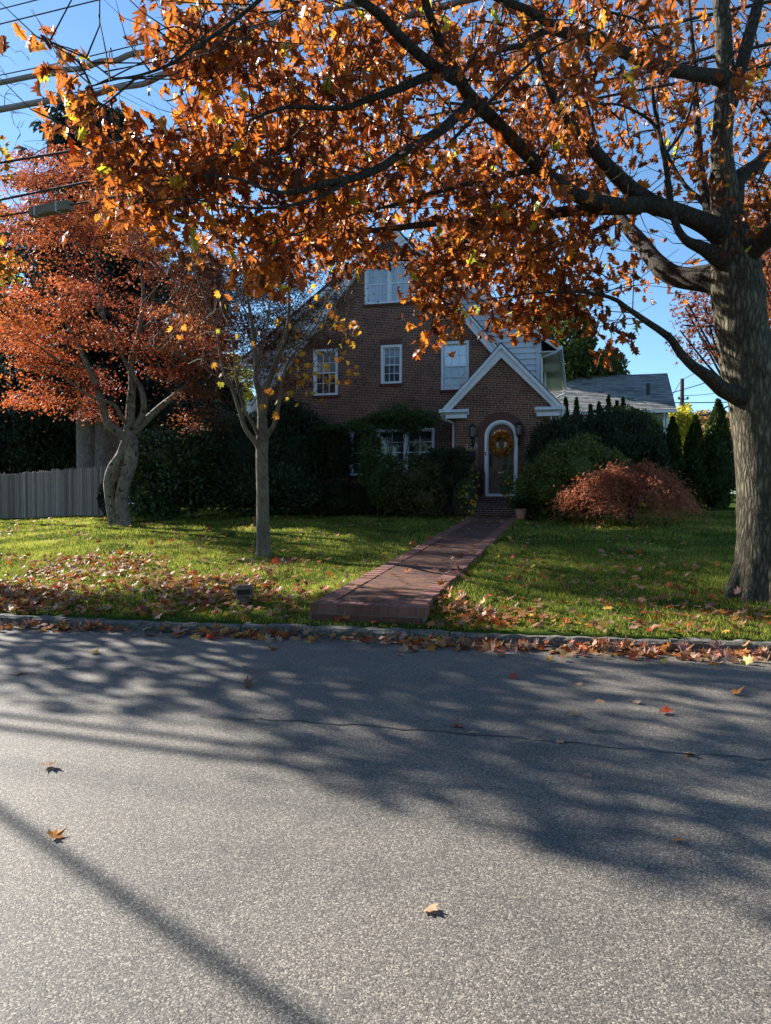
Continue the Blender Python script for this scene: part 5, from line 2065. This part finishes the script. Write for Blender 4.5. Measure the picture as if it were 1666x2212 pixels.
# ------------------------------------------------------------------ red maple on the left lawn
def build_maple():
    b = ground(262, 1136)
    D = b.y
    root = empty('red_maple_tree', b, 'red leaved maple with a twisted double trunk on the left lawn', 'tree')
    stems = [
        [(255, 1145, D, .25), (250, 1125, D, .21), (240, 1079, D, .155), (236, 1039, D, .15), (247, 1007, D, .15), (265, 979, D, .15), (276, 950, D, .16)],
        [(266, 1145, D - .05, .28), (266, 1125, D - .05, .21), (262, 1079, D - .08, .165), (269, 1043, D - .08, .165), (281, 1007, D - .05, .175), (283, 971, D, .19), (281, 940, D, .185), (277, 905, D, .10)],
    ]
    q = MB()
    for L in stems:
        C, r = limb_from_px(L, 7)
        q.tube(C, r, 16, 0, .05)
    q.build('trunk', M['maple_bark'], root, True, True)
    limbs = [
        [(281, 955, D, .13), (262, 938, D - .1, .115), (233, 914, D - .2, .105), (222, 875, D - .3, .095), (208, 832, D - .3, .085), (190, 792, D - .4, .07), (172, 750, D - .4, .055), (140, 690, D - .5, .04), (90, 600, D - .6, .025), (40, 500, D - .7, .012)],
        [(281, 920, D, .13), (283, 864, D, .115), (286, 828, D, .10), (284, 780, D, .085), (300, 720, D, .07), (310, 640, D, .05), (300, 540, D, .03), (290, 430, D, .015)],
        [(290, 930, D, .11), (310, 890, D - .1, .085), (308, 850, D - .1, .075), (294, 820, D - .1, .06), (270, 780, D - .1, .05), (230, 700, D - .2, .04), (210, 600, D - .2, .025), (200, 480, D - .3, .012)],
        [(290, 935, D, .12), (322, 902, D + .1, .10), (351, 876, D + .2, .09), (380, 853, D + .3, .08), (412, 825, D + .5, .065), (437, 796, D + .6, .05), (470, 730, D + .8, .035), (500, 640, D + 1, .018)],
        [(272, 915, D - .1, .05), (247, 875, D - .5, .045), (215, 864, D - .9, .035), (179, 846, D - 1.3, .028), (120, 800, D - 1.8, .016), (60, 790, D - 2.1, .008)],
        [(300, 720, D, .05), (360, 660, D + .2, .04), (400, 590, D + .3, .028), (430, 500, D + .4, .014)],
        [(190, 792, D - .4, .04), (130, 780, D - .8, .03), (70, 740, D - 1.2, .02), (0, 720, D - 1.6, .01)],
        [(230, 700, D - .2, .03), (150, 560, D - .4, .022), (100, 440, D - .4, .012)],
    ]
    wood = []
    for L in limbs:
        C, r = limb_from_px(L, 6)
        q = MB()
        q.tube(C, r, 9, 0, .04)
        q.build('limb', M['maple_bark'], root, True, True)
        wood.append(C)
    regs = [(0, 330, 130, 480, 24, 1.6), (60, 320, 320, 520, 46, 2.0), (-60, 430, 200, 760, 46, 2.0), (160, 480, 450, 760, 70, 2.2), (400, 560, 545, 800, 34, 1.4), (30, 740, 140, 870, 20, .9),
            (150, 800, 235, 895, 14, .7), (380, 760, 500, 850, 12, .8), (410, 850, 450, 925, 4, .3), (-60, 350, 0, 800, 10, 1.2), (480, 550, 740, 740, 62, .8), (400, 520, 620, 765, 44, 1.0), (560, 720, 650, 840, 16, .5), (300, 740, 400, 830, 8, .7), (-20, 640, 130, 760, 22, 1.0)]
    pads = []
    for u0, v0, u1, v1, k, dd in regs:
        for i in range(k):
            pads.append(np.array(atY(RNG.uniform(u0, u1), RNG.uniform(v0, v1), D + RNG.normal() * dd * .7)))
    pads = np.array(pads)
    q = MB()
    attach(q, np.concatenate(wood), list(pads), .02, .004)
    tag(q.build('twigs', M['dark_bark'], root, False, True), kind='stuff')
    per = 150
    n = len(pads) * per
    c = np.repeat(pads, per, axis=0)
    o = RNG.normal(size=(n, 3)) * np.array((.33, .33, .085)) * np.repeat(RNG.uniform(.6, 1.3, (len(pads), 1)), per, axis=0)
    o[:, 2] -= (o[:, 0] ** 2 + o[:, 1] ** 2) * .35
    P = c + o
    uu = CU + pads[:, 0] / pads[:, 1] * F
    vv = HZN - (pads[:, 2] - 1.6) / pads[:, 1] * F
    kind = np.zeros(len(pads), int)
    kind[(uu < 170) & (vv > 560) & (RNG.random(len(pads)) < .75)] = 1          # the orange lower left boughs
    kind[(uu > 330) & (RNG.random(len(pads)) < np.clip((uu - 300) / 200, 0, .95))] = 2     # browner right side
    kn = np.repeat(kind, per)
    for kk, mt in ((0, 'red_maple_leaf'), (1, 'orange_maple_leaf'), (2, 'brown_maple_leaf')):
        i_ = kn == kk
        m_ = int(i_.sum())
        leaves('crown', STAR, P[i_], rnd(m_) * np.array((1, 1, .5)) + np.array((0, 0, -.45)), rnd(m_, .6) + np.array((0, 0, .8)), RNG.uniform(.055, .10, m_), M[mt], root)


build_maple()


# ------------------------------------------------------------------ young bare maple in the middle of the lawn
def build_sapling():
    b = ground(570, 1200)
    D = b.y
    root = empty('young_tree', b, 'slim nearly bare young maple with a few yellow leaves on the lawn', 'tree')
    q = MB()
    C, r = limb_from_px([(570, 1215, D, .19), (570, 1198, D, .155), (569, 1175, D, .128), (568, 1120, D, .118), (567, 1040, D, .114), (566, 980, D, .112), (567, 950, D, .118), (567, 925, D, .10), (566, 900, D, .085)], 6)
    q.tube(C, r, 18, 0, .02)
    q.build('trunk', M['sapling_bark'], root, True, True)
    limbs = [
        [(566, 905, D, .085), (563, 880, D, .075), (560, 850, D, .068), (553, 820, D, .062), (554, 785, D, .058), (550, 745, D, .052), (545, 700, D, .045), (535, 640, D, .034), (528, 580, D, .022), (520, 500, D, .01)],
        [(567, 900, D, .08), (575, 845, D - .1, .066), (591, 798, D - .15, .06), (604, 758, D - .2, .055), (619, 718, D - .2, .048), (625, 664, D - .2, .038), (622, 583, D - .2, .025), (615, 500, D - .2, .012)],
        [(570, 955, D, .075), (580, 936, D - .1, .056), (592, 918, D - .2, .046), (604, 866, D - .3, .04), (610, 825, D - .35, .034), (622, 785, D - .4, .028), (650, 745, D - .5, .022), (683, 704, D - .6, .016), (704, 650, D - .7, .009)],
        [(566, 980, D, .07), (552, 955, D - .1, .052), (530, 925, D - .2, .046), (516, 882, D - .3, .04), (501, 839, D - .35, .035), (480, 792, D - .4, .028), (466, 703, D - .4, .021), (437, 631, D - .4, .014), (415, 560, D - .4, .008)],
        [(562, 945, D, .05), (545, 912, D - .2, .032), (526, 880, D - .3, .026), (510, 820, D - .4, .022), (505, 760, D - .5, .016), (490, 690, D - .5, .008)],
        [(604, 758, D - .2, .03), (660, 735, D - .4, .022), (720, 700, D - .6, .014), (765, 690, D - .8, .007)],
        [(554, 785, D, .03), (575, 720, D + .2, .024), (585, 640, D + .3, .016), (590, 560, D + .3, .008)],
        [(501, 839, D - .35, .02), (450, 800, D - .5, .016), (400, 770, D - .6, .012), (330, 750, D - .7, .006)],
        [(466, 703, D - .4, .016), (420, 680, D - .5, .012), (370, 660, D - .6, .008), (310, 650, D - .7, .004)],
        [(545, 700, D, .022), (515, 640, D + .1, .016), (490, 570, D + .2, .009)],
    ]
    wood = []
    for L in limbs:
        C, r = limb_from_px(L, 6)
        q = MB()
        q.tube(C, r * np.linspace(.92, .7, len(r)), 8, 0, .03)
        q.build('limb', M['sapling_bark'], root, True, True)
        wood.append(C)
    W = [tuple(p) for p in np.concatenate(wood)]
    tw = [atY(RNG.uniform(300, 560), RNG.uniform(560, 830), D + RNG.normal() * .6) for i in range(90)] + [atY(RNG.uniform(560, 760), RNG.uniform(520, 800), D - .4 + RNG.normal() * .5) for i in range(60)]
    q = MB()
    attach(q, W, [np.array(t) for t in tw], .010, .003)
    branchlets(q, [p for p in W if p[2] > 3.2], 170, .75, .006, up=1.2)
    tag(q.build('twigs', M['sapling_bark'], root, False, True), kind='stuff')
    cl = [(697, 660, 4), (720, 690, 6), (755, 690, 7), (765, 700, 6), (690, 680, 4), (705, 740, 3), (735, 760, 4), (715, 790, 6), (705, 815, 7), (640, 820, 4), (615, 800, 4), (590, 850, 5), (620, 870, 3), (670, 860, 2),
          (760, 790, 4), (745, 810, 3), (660, 790, 5), (650, 815, 4), (640, 720, 3), (470, 800, 3), (760, 720, 3), (480, 640, 3), (530, 720, 3), (450, 720, 3), (390, 700, 3), (685, 650, 3), (625, 660, 3), (600, 700, 3)]
    P = np.concatenate([np.array(atY(u, v, D - .5)) + rnd(k, .12) for u, v, k in cl])
    n = len(P)
    leaves('crown', MAPLES, P, rnd(n, .5) + np.array((0, 0, -.8)), rnd(n) * np.array((1, 1, .4)), RNG.uniform(.10, .16, n), M['yellow_leaf'], root)


build_sapling()


# ------------------------------------------------------------------ background trees
def crown_tree(name, label, trunk_px, Y, blobs, n, tm, size, mat, bark='dark_bark', group=None, clumps=30, spread=.2, core=0, rt=.25, base=None):
    u, v = trunk_px
    p = base or atY(u, 1090, Y)
    g = tz(p[0], p[1])
    root = empty(name, (p[0], p[1], g), label, 'tree', 0, group)
    q = MB()
    top = np.mean([b[0] for b in blobs], axis=0)
    C = catmull([(p[0], p[1], g - .2), ((p[0] * 2 + top[0]) / 3, (p[1] * 2 + top[1]) / 3, g + (top[2] - g) * .4), tuple(top)], 6)
    q.tube(C, np.linspace(rt, rt * .35, len(C)), 10, 0, .05)
    for b in blobs:
        for k in range(5):
            e = np.array(b[0]) + unit(rnd(1))[0] * np.array(b[1]) * .75
            s0 = C[random.randrange(len(C) // 2, len(C))]
            m = (s0 + e) / 2 + rnd(1)[0] * .2
            q.tube(catmull([s0, m, e], 4), np.linspace(rt * .3, .02, 9), 6, cap=False)
    q.build('trunk', M[bark], root, True, True)
    P, Nn = blob_points(blobs, n, clumps, spread, .25, 1.0)
    k = len(P)
    ex = None
    if core:
        ex = MB()
        for i, (c, r) in enumerate(blobs):
            ex.blob(c, tuple(x * core for x in r), 12, 8, 0, .15, i)
    leaves('crown', tm, P, Nn * .4 + rnd(k, .7) + np.array((0, 0, -.2)), Nn + rnd(k, .7), RNG.uniform(.7, 1.3, k) * size, M[mat], root, ex)
    return root


def spruce(u, vtop, Y, label, hw_px, trunk_r, double=False, n_l=34, zlow=4.0):
    top = atY(u, vtop, Y)
    g = tz(top.x, top.y)
    root = empty('spruce_tree', (top.x, top.y, g), label, 'tree')
    q = MB()
    if double:
        for s_, e_ in ((-1, -.10), (1, .25)):
            q.tube([(top.x + s_ * .30, top.y, g - .2), (top.x + s_ * .31, top.y, g + 1.6), (top.x + s_ * .36, top.y, g + 4.0), (top.x + e_ * 1.2, top.y, g + (top.z - g) * .55), (top.x + e_, top.y, top.z - .5)], [trunk_r * 1.15, trunk_r, trunk_r * .9, trunk_r * .5, .04], 14, 0, .03)
    else:
        q.tube([(top.x, top.y, g - .2), (top.x, top.y, top.z - .3)], [trunk_r, .03], 10)
    q.build('trunk', M['grey_bark'], root, True, True)
    q = MB()
    Ps, As = [], []
    rmax = hw_px * Y / F
    H = top.z - g
    for i in range(n_l):
        f = (i + .5) / n_l
        z = top.z - f * (H - zlow)
        r = rmax * (.26 + .74 * f ** .65)
        nb = 7 if f < .5 else 9
        for k in range(nb):
            a = RNG.uniform(0, 2 * np.pi)
            L = r * RNG.uniform(.65, 1.1)
            d = np.array((math.cos(a), math.sin(a), 0))
            t = np.linspace(0, 1, 7)
            pts = np.array((top.x, top.y, z)) + d[None] * (L * t)[:, None] + np.array((0, 0, 1))[None] * ((-.38 * L * t + .30 * L * t ** 2.4))[:, None]
            q.tube(pts[::2], np.linspace(.035, .008, 4), 4, cap=False)
            m = int(26 + 34 * L)
            tt = RNG.random(m) ** .7
            base = np.array([np.interp(tt, t, pts[:, j]) for j in range(3)]).T
            side = np.array((-d[1], d[0], 0))
            wv = (RNG.random(m) - .5) * L * .34 * (1.15 - tt)
            P = base + side[None] * wv[:, None] + np.column_stack([np.zeros(m), np.zeros(m), -RNG.random(m) * .30])
            Ps.append(P)
            As.append(d[None] * .5 + side[None] * np.sign(wv)[:, None] * .4 + np.array((0, 0, -.75)) + rnd(m, .3))
    q.build('branch', M['dark_bark'], root, False, True)
    P, A = np.concatenate(Ps), np.concatenate(As)
    k = len(P)
    leaves('crown', NEEDLE + [tmpl_kite(.2)], P, A, rnd(k), RNG.uniform(.25, .5, k), M['spruce'], root)


spruce(205, 215, 28.5, 'tall blue green spruce with a thick double trunk behind the fence', 255, .50, True, 44, 4.4)
spruce(-40, 420, 33, 'dark spruce at the left edge behind the fence', 150, .3, False, 34, 1.0)
spruce(430, 520, 36, 'dark spruce behind the red maple left of the house', 110, .3, False, 30, 1.0)
crown_tree('evergreen_tree', 'dark leafy evergreen just behind the wooden fence', (90, 950), 32.5, [pb(60, 970, 32.5, 100, 85, 1.4), pb(140, 985, 32.8, 80, 80, 1.2), pb(10, 960, 33, 80, 90, 1.4)], 24000, KITE, .16, 'juniper', clumps=44, core=.7)
crown_tree('evergreen_tree', 'dark hemlock foliage between the spruce trunk and the rhododendron', (300, 950), 30.5, [pb(290, 930, 31, 52, 110, 1.2), pb(330, 880, 31.5, 40, 60, 1)], 12000, NEEDLE, .2, 'spruce', clumps=30, core=.5)
crown_tree('yellow_maple', 'sunlit yellow green maple seen between the red maple and the house', (450, 900), 38, [pb(455, 865, 38, 75, 55, 1.6), pb(500, 830, 39, 40, 55, 1.5), pb(385, 900, 37, 28, 22, .8)], 5200, STAR, .24, 'yellow_far', clumps=26, spread=.16)
crown_tree('oak_background', 'tall green oak beyond the right end of the brick house', (1210, 900), 46, [pb(1225, 740, 46, 50, 62, 1.8), pb(1205, 800, 46, 45, 45, 1.6), pb(1285, 800, 46, 62, 34, 1.6), pb(1190, 700, 47, 40, 40, 1.6), pb(1320, 812, 46, 32, 20, 1)], 16000, KITE, .30, 'far_green', clumps=34, spread=.17, rt=.4)
crown_tree('crimson_maple', 'thin crowned dark red maple behind the oak trunk', (1660, 700), 21, [pb(1520, 730, 21, 70, 60, 1.2), pb(1600, 660, 21.5, 90, 100, 1.5), pb(1680, 760, 21, 90, 110, 1.5), pb(1490, 660, 21, 40, 25, .7)], 3000, STAR, .15, 'crimson_leaf', clumps=46, spread=.14, rt=.16)
crown_tree('orange_maple', 'orange leaved tree glimpsed right of the oak trunk', (1720, 700), 26, [pb(1690, 480, 26, 90, 110, 2), pb(1720, 640, 26, 90, 90, 2)], 5500, STAR, .2, 'oak_leaf_far', clumps=40, spread=.17, rt=.25)
crown_tree('tan_tree', 'tan autumn tree behind the tallest arborvitae', (1620, 960), 52, [pb(1600, 945, 52, 60, 55, 2), pb(1650, 920, 52, 60, 65, 2)], 7000, KITE, .3, 'tan_far', clumps=40, spread=.2)
crown_tree('tan_tree', 'yellowish tree between the first two tall arborvitae', (1480, 960), 48, [pb(1478, 950, 48, 26, 65, 1.2), pb(1450, 930, 48, 16, 40, 1)], 3600, KITE, .26, 'yellow_far', clumps=30, spread=.2)
crown_tree('tan_tree', 'low brownish tree at the foot of the utility pole', (1525, 950), 60, [pb(1525, 945, 60, 45, 50, 2)], 4000, KITE, .3, 'tan_far', clumps=40, spread=.2)
crown_tree('far_tree', 'far green tree closing the view right of the lawn', (1560, 1040), 62, [pb(1560, 1020, 62, 70, 60, 2), pb(1660, 1000, 60, 70, 80, 2)], 6000, KITE, .35, 'far_green', clumps=40, spread=.25, core=.6)
crown_tree('far_tree', 'far dark tree behind the left fence corner', (30, 900), 45, [pb(-20, 850, 45, 90, 170, 2), pb(80, 890, 46, 90, 120, 2)], 9000, KITE, .3, 'far_green', clumps=50, spread=.2, core=.4)
# street tree just outside the left edge; its yellow leaves reach into view and shade the road
crown_tree('yellow_maple', 'yellow leaved street maple reaching in at the left edge', (-600, 900), 14.2, [((-9.9, 14.6, 6.3), (2.2, 2.0, 1.5)), ((-8.65, 14.2, 5.8), (1.25, 1.2, .9)), ((-11.5, 15.0, 6.8), (2.0, 1.8, 1.4)), ((-10.2, 14.4, 8.4), (2.4, 2.0, 1.5)), ((-9.3, 13.2, 8.3), (1.6, 1.5, 1.1))], 6000, MAPLES, .16, 'yellow_leaf', 'sapling_bark', clumps=60, spread=.13, rt=.17, base=(-10.2, 13.6))


for i_, (x_, y_) in enumerate(((-17, -17), (-8, -20), (2, -18), (11, -21), (21, -17))):
    crown_tree('street_tree', ['broad green tree across the street, mirrored in the house windows'][0], (0, 0), 20,
               [((x_, y_, 5.5), (4.2, 3.0, 3.6)), ((x_ + 1.5, y_ - 1, 8.0), (2.6, 2.4, 2.2))], 2600, KITE, .55, 'far_green', clumps=40, spread=.2, rt=.25, base=(x_, y_), group='trees across the street')


def bare_tree():
    p = atY(-60, 1080, 24)
    g = tz(p.x, p.y)
    root = empty('bare_tree', (p.x, p.y, g), 'bare twiggy tree reaching into the sky at the left edge', 'tree')
    q = MB()
    C, r = limb_from_px([(-60, 1090, 24, .16), (-58, 800, 24, .13), (-50, 500, 24, .09), (-40, 300, 24, .05), (-20, 120, 24, .02)], 6)
    q.tube(C, r, 8)
    q.build('trunk', M['grey_bark'], root, True, True)
    q = MB()
    tg = [np.array(atY(RNG.uniform(-90, 70), RNG.uniform(90, 360), 24 + RNG.normal() * .6)) for i in range(70)]
    attach(q, C, tg, .014, .004)
    tag(q.build('twigs', M['grey_bark'], root, False, True), kind='stuff')


bare_tree()


# ------------------------------------------------------------------ fence, neighbours, poles and wires
def build_fence():
    a, b = ground(-120, 1123), None
    P0 = atY(-150, 1066, 26.0)
    P1 = atY(236, 1066, 26.0)
    root = empty('wooden_fence', (P0.x, P0.y, tz(P0.x, P0.y)), 'grey weathered stockade fence of upright pointed pickets on the left', 'fence')
    L = P1.x - P0.x
    q = MB()
    x = 0.0
    while x < L:
        X = P0.x + x
        wv = random.uniform(.062, .078)
        u = CU + X / 26 * F
        zt = atY(u, 1022 - 17 * u / 232, 26).z + random.uniform(-.045, .03)
        zb = tz(X, P0.y) - .05
        y0 = P0.y + random.uniform(-.006, .006)
        y1 = y0 + .03
        c = X + wv / 2
        vs = []
        for z_ in (zb, zt - .06):
            vs += [(X, y0, z_), (c, y0 - .022, z_), (X + wv, y0, z_), (X + wv, y1, z_), (X, y1, z_)]
        vs += [(c, (y0 + y1) / 2 - .01, zt)]
        fs = [(i, (i + 1) % 5, (i + 1) % 5 + 5, i + 5) for i in range(5)] + [(5 + i, 5 + (i + 1) % 5, 10) for i in range(5)]
        q.add(vs, fs)
        x += wv + .006
    q.build('picket_panel', M['fence_wood'], root, False, True)
    q = MB()
    for dz in (.35, 1.3):
        z0, z1 = tz(P0.x, P0.y) + dz, tz(P1.x, P1.y) + dz
        q.tube([(P0.x, P0.y + .07, z0), (P1.x, P1.y + .07, z1)], .035, 6)
    q.build('rail', M['fence_wood'], root, False, True)
    for k in range(4):
        q = MB()
        X = P0.x + L * (k + .5) / 4
        q.tube([(X, P0.y + .13, tz(X, P0.y) - .2), (X, P0.y + .13, tz(X, P0.y) + 1.5)], .055, 8)
        q.build('post', M['fence_wood'], root, False, True)


build_fence()


def neighbour(name, label, u, v_e, v_r, Y, xl, xr, depth, roofm, wallm, vent=False, win=True):
    """side-on gabled house: ridge along local x, roof slope facing the street; local origin at the right wall corner"""
    e = atY(u, v_e, Y)
    g = 1.0
    root = empty(name, (e.x, e.y, g), label, 'house', -HA)
    ze = e.z - g
    # ridge height so that it shows at v_r
    half = depth / 2
    Yr = Y + half * math.cos(HA)
    zr = atY(u, v_r, Yr).z - g
    q = MB()
    q.box(xl, 0, .35, depth - .35, -.3, ze - .15)
    z = ze - .15
    q.prism_x([(.35, ze - .15), (depth - .35, ze - .15), (half, zr - .15)], xl, -.02)
    k = 0
    zz_ = -.2
    q.build('wall', M[wallm], root)
    c = MB()
    zz_ = 0
    while zz_ < ze - .25:
        c.add([(xl, .325, zz_), (0, .325, zz_), (0, .346, zz_ + .17), (xl, .346, zz_ + .17), (xl, .349, zz_), (0, .349, zz_)], [(0, 1, 2, 3), (4, 5, 1, 0)])
        zz_ += .17
    c.build('siding', M[wallm], root)
    q = MB()
    th = .14
    q.prism_x([(-.05, ze - .12), (half, zr), (half, zr + th), (-.12, ze + .02)], xl - .3, xr)
    q.prism_x([(depth + .05, ze - .12), (half, zr), (half, zr + th), (depth + .12, ze + .02)], xl - .3, xr)
    # shingle butts
    n = 26
    for i in range(n):
        f0, f1 = i / n, (i + 1) / n
        y0, z0 = -.12 + (half + .12) * f0, ze + .02 + (zr + th - ze - .02) * f0
        y1, z1 = -.12 + (half + .12) * f1, ze + .02 + (zr + th - ze - .02) * f1
        q.add([(xl - .3, y0 - .01, z0 + .03), (xr, y0 - .01, z0 + .03), (xr, y1, z1 + .008), (xl - .3, y1, z1 + .008), (xl - .3, y0, z0), (xr, y0, z0)], [(0, 1, 2, 3), (4, 5, 1, 0)])
    rf = q.build('roof', M[roofm], root)
    if vent:
        v_ = MB()
        f = .38
        yv, zv = half * f, ze + (zr - ze) * f
        v_.tube([(xr - 1.3, yv, zv - .1), (xr - 1.3, yv, zv + .75)], .11, 10)
        v_.build('vent_pipe', M['dark_wood'], rf)
    q = MB()
    q.box(xl - .3, xr, -.24, -.125, ze - .14, ze + .0)
    q.build('gutter', M['white_trim'], root)
    q = MB()
    q.box(-.12, .02, .29, .36, -.3, ze - .16)
    q.build('corner_board', M['white_trim'], root)
    q = MB()
    q.tube([(-.25, -.18, ze - .1), (-.25, .2, ze - .35), (-.25, .26, ze - .5), (-.25, .26, 0)], .05, 8)
    q.build('downspout', M['white_trim'], root)
    if win:
        for x0 in (-2.2, -5.0):
            q = MB()
            q.box(x0, x0 + 1.0, .27, .34, ze - 1.9, ze - .45)
            wo = q.build('window', M['white_trim'], root)
            q = MB()
            q.box(x0 + .1, x0 + .9, .262, .268, ze - 1.8, ze - .55)
            q.build('pane', M['glass_blind'], wo)


neighbour('neighbour_house', 'pale grey sided house with a grey shingle roof beyond the right shrubs', 1446, 886, 812, 40, -13, .35, 8.5, 'shingle_grey', 'siding_grey', True)
neighbour('neighbour_house', 'house with a brown shingle roof glimpsed left of the brick house', 470, 925, 845, 44, -9, .3, 8.0, 'shingle_brown', 'siding_grey')


def cable_line(pts, Y0, tn, ext=9.0):
    """points of a cable running along the street: depth follows from its plan line"""
    P = []
    for u, v in pts:
        Y = Y0 / (1 + tn * (u - CU) / F)
        P.append(np.array(atY(u, v, Y)))
    d0 = P[0] - P[1]
    d1 = P[-1] - P[-2]
    P = [P[0] + d0 / np.linalg.norm(d0) * ext] + P + [P[-1] + d1 / np.linalg.norm(d1) * ext]
    return catmull(P, 8)


def wire(pts, r, Y0, tn, label, name='overhead_wire', mat='cable_black', ext=9.0):
    C = cable_line(pts, Y0, tn, ext)
    q = MB()
    q.tube(C, r, 6)
    o = q.build(name, M[mat], None, True)
    tag(o, label, 'wire')
    return C


def lashed(pts, r, Y0, tn, label, dv, mat='cable_grey'):
    """heavy cable hung by rings under a thin steel messenger"""
    C = cable_line(pts, Y0, tn, 9)
    root = empty('aerial_cable', tuple(C[0]), label, 'cable')
    q = MB()
    Cw = C.copy()
    Cw[:, 2] += .018 * np.sin(np.arange(len(C)) * .9)
    q.tube(Cw, r, 10)
    q.build('cable', M[mat], root, True, True)
    q = MB()
    Mg = C + np.array((0, 0, dv))
    q.tube(Mg, .008, 5)
    q.build('messenger_wire', M['cable_black'], root, True, True)
    s0 = C[::5]
    for p in s0:
        q = MB()
        q.tube([(p[0] + (r + .006) * .0, p[1] + (r + .008) * math.cos(a), p[2] + dv * .5 + (dv * .5 + r + .005) * math.sin(a)) for a in np.linspace(0, 2 * math.pi, 13)], .007, 5)
        q.build('hanger', M['cable_black'], root, False, True)
    return C


TN = .364
wire([(0, 20), (79, 0), (300, -52)], .008, 9.0, .3, 'thin black wire, highest of all, crossing the top left corner')
wire([(0, 52), (204, 2), (500, -70)], .009, 9.0, .3, 'thin black wire just below the highest one in the top left corner')
lashed([(0, 181), (136, 154), (229, 133), (322, 111), (560, 58), (850, -12), (1100, -75)], .036, 8.3, TN, 'thick wavy grey cable, upper of the two hung under thin wires at top left', .115)
lashed([(0, 240), (251, 193), (376, 158), (491, 132), (841, 43), (983, 4), (1200, -55)], .036, 8.3, TN, 'thick straight grey cable, lower of the two hung under thin wires at top left', .06)
wire([(0, 352), (240, 311), (398, 277), (597, 237), (1364, 70), (1497, 40), (1700, -5)], .022, 11.6, TN, 'black cable passing in front of the spruce top at left')
wire([(0, 432), (215, 388), (700, 295), (1343, 167), (1666, 94)], .022, 11.6, TN, 'black cable just above the grey splice box')
C8 = wire([(0, 468), (210, 432), (700, 338), (1217, 227), (1542, 165), (1700, 133)], .018, 11.6, TN, 'black cable carrying the grey splice box')


def splice_box():
    Y = 11.6 / (1 + TN * (110 - CU) / F)
    c = atY(110, 452, Y)
    e0 = atY(68, 460, 11.6 / (1 + TN * (68 - CU) / F))
    e1 = atY(152, 444, 11.6 / (1 + TN * (152 - CU) / F))
    d = (e1 - e0)
    L = d.length
    root = empty('splice_box', c, 'weathered grey splice box strapped to a cable in front of the red maple', 'cable box')
    root.rotation_euler = (0, -math.atan2(d.z, math.hypot(d.x, d.y)), math.atan2(d.y, d.x))
    q = MB()
    q.box(-L / 2, L / 2, -.08, .08, -.085, .085)
    q.build('casing', M['box_wood'], root, bevel=.015)
    for x in (-.33 * L, .22 * L):
        q = MB()
        q.box(x - .018, x + .018, -.09, .09, -.095, .095)
        q.tube([(x, -.08, -.095), (x + .1, -.08, -.13)], .008, 5)
        q.build('strap', M['galvanised'], root)


splice_box()
# service cable across the street from the pole out of view on the left
q = MB()
pc = np.array((-12.4, 12.0, 6.5))
dd = np.array((1.4, -1.22, 0)) / math.hypot(1.4, 1.22)
q.tube([tuple(pc + dd * s_ + np.array((0, 0, -.02 * s_ + .0006 * s_ * s_))) for s_ in np.linspace(0, 28, 20)], .036, 8)
tag(q.build('service_cable', M['cable_black'], None, True), 'service cable crossing above the street, seen by its diagonal shadow at lower left', 'cable')


def utility_pole(u, v0, v1, Y, label, r, arm=True):
    top, bot = atY(u, v0, Y), atY(u, v1, Y)
    g = tz(bot.x, bot.y)
    root = empty('utility_pole', (top.x, top.y, g), label, 'utility pole')
    q = MB()
    q.tube([(0, 0, -.5), (0, 0, (top.z - g) * .80)], [r * 1.2, r], 12)
    q.build('pole', M['pole_wood'], root)
    q = MB()
    q.tube([(0, 0, (top.z - g) * .80), (0, 0, top.z - g)], [r * .62, r * .55], 10)
    q.build('pole_top', M['dark_wood'], root)
    q = MB()
    for z_, y_ in ((.83, -.2), (.7, -.25), (.6, -.25)):
        q.tube([(-.35, y_, (top.z - g) * z_), (.35, y_, (top.z - g) * z_)], .04, 6)
        q.lathe([(.02, 0), (.07, .03), (.07, .12), (.03, .16)], (-.3, y_, (top.z - g) * z_), 8)
        q.lathe([(.02, 0), (.07, .03), (.07, .12), (.03, .16)], (.3, y_, (top.z - g) * z_), 8)
    q.build('insulator', M['black_iron'], root)
    return top


utility_pole(1474, 818, 1080, 50, 'weathered utility pole with wires beyond the grey roofed house', .22)


def far_wire(pts, Y, r, label):
    C = catmull([np.array(atY(u, v, y)) for u, v, y in pts], 8)
    q = MB()
    q.tube(C, r, 5)
    tag(q.build('overhead_wire', M['cable_black'], None, True), label, 'wire')


far_wire([(1474, 820, 50), (1540, 785, 46), (1620, 735, 42), (1720, 660, 38)], 50, .025, 'thin wire rising right from the top of the far utility pole')
far_wire([(1200, 852, 44), (1290, 866, 46), (1400, 860, 48), (1474, 842, 50), (1560, 815, 52), (1660, 780, 54)], 50, .03, 'sagging wire crossing in front of the grey shingle roof and pole top')
far_wire([(1200, 858, 44), (1300, 868, 46), (1474, 870, 50), (1600, 868, 52), (1700, 866, 54)], 50, .035, 'nearly level wire across the lower grey roof past the pole')
far_wire([(1474, 855, 50), (1540, 850, 50), (1600, 832, 50), (1680, 800, 50)], 50, .02, 'thin sagging wire right of the far pole, middle height')
far_wire([(1474, 896, 50), (1530, 895, 49), (1590, 870, 48), (1680, 830, 47)], 50, .05, 'thick sagging cable right of the far pole, lowest one')
far_wire([(1472, 822, 50), (1455, 850, 44), (1440, 878, 41)], 50, .02, 'slanting wire from the far pole top to the grey house corner')

bpy.context.view_layer.update()
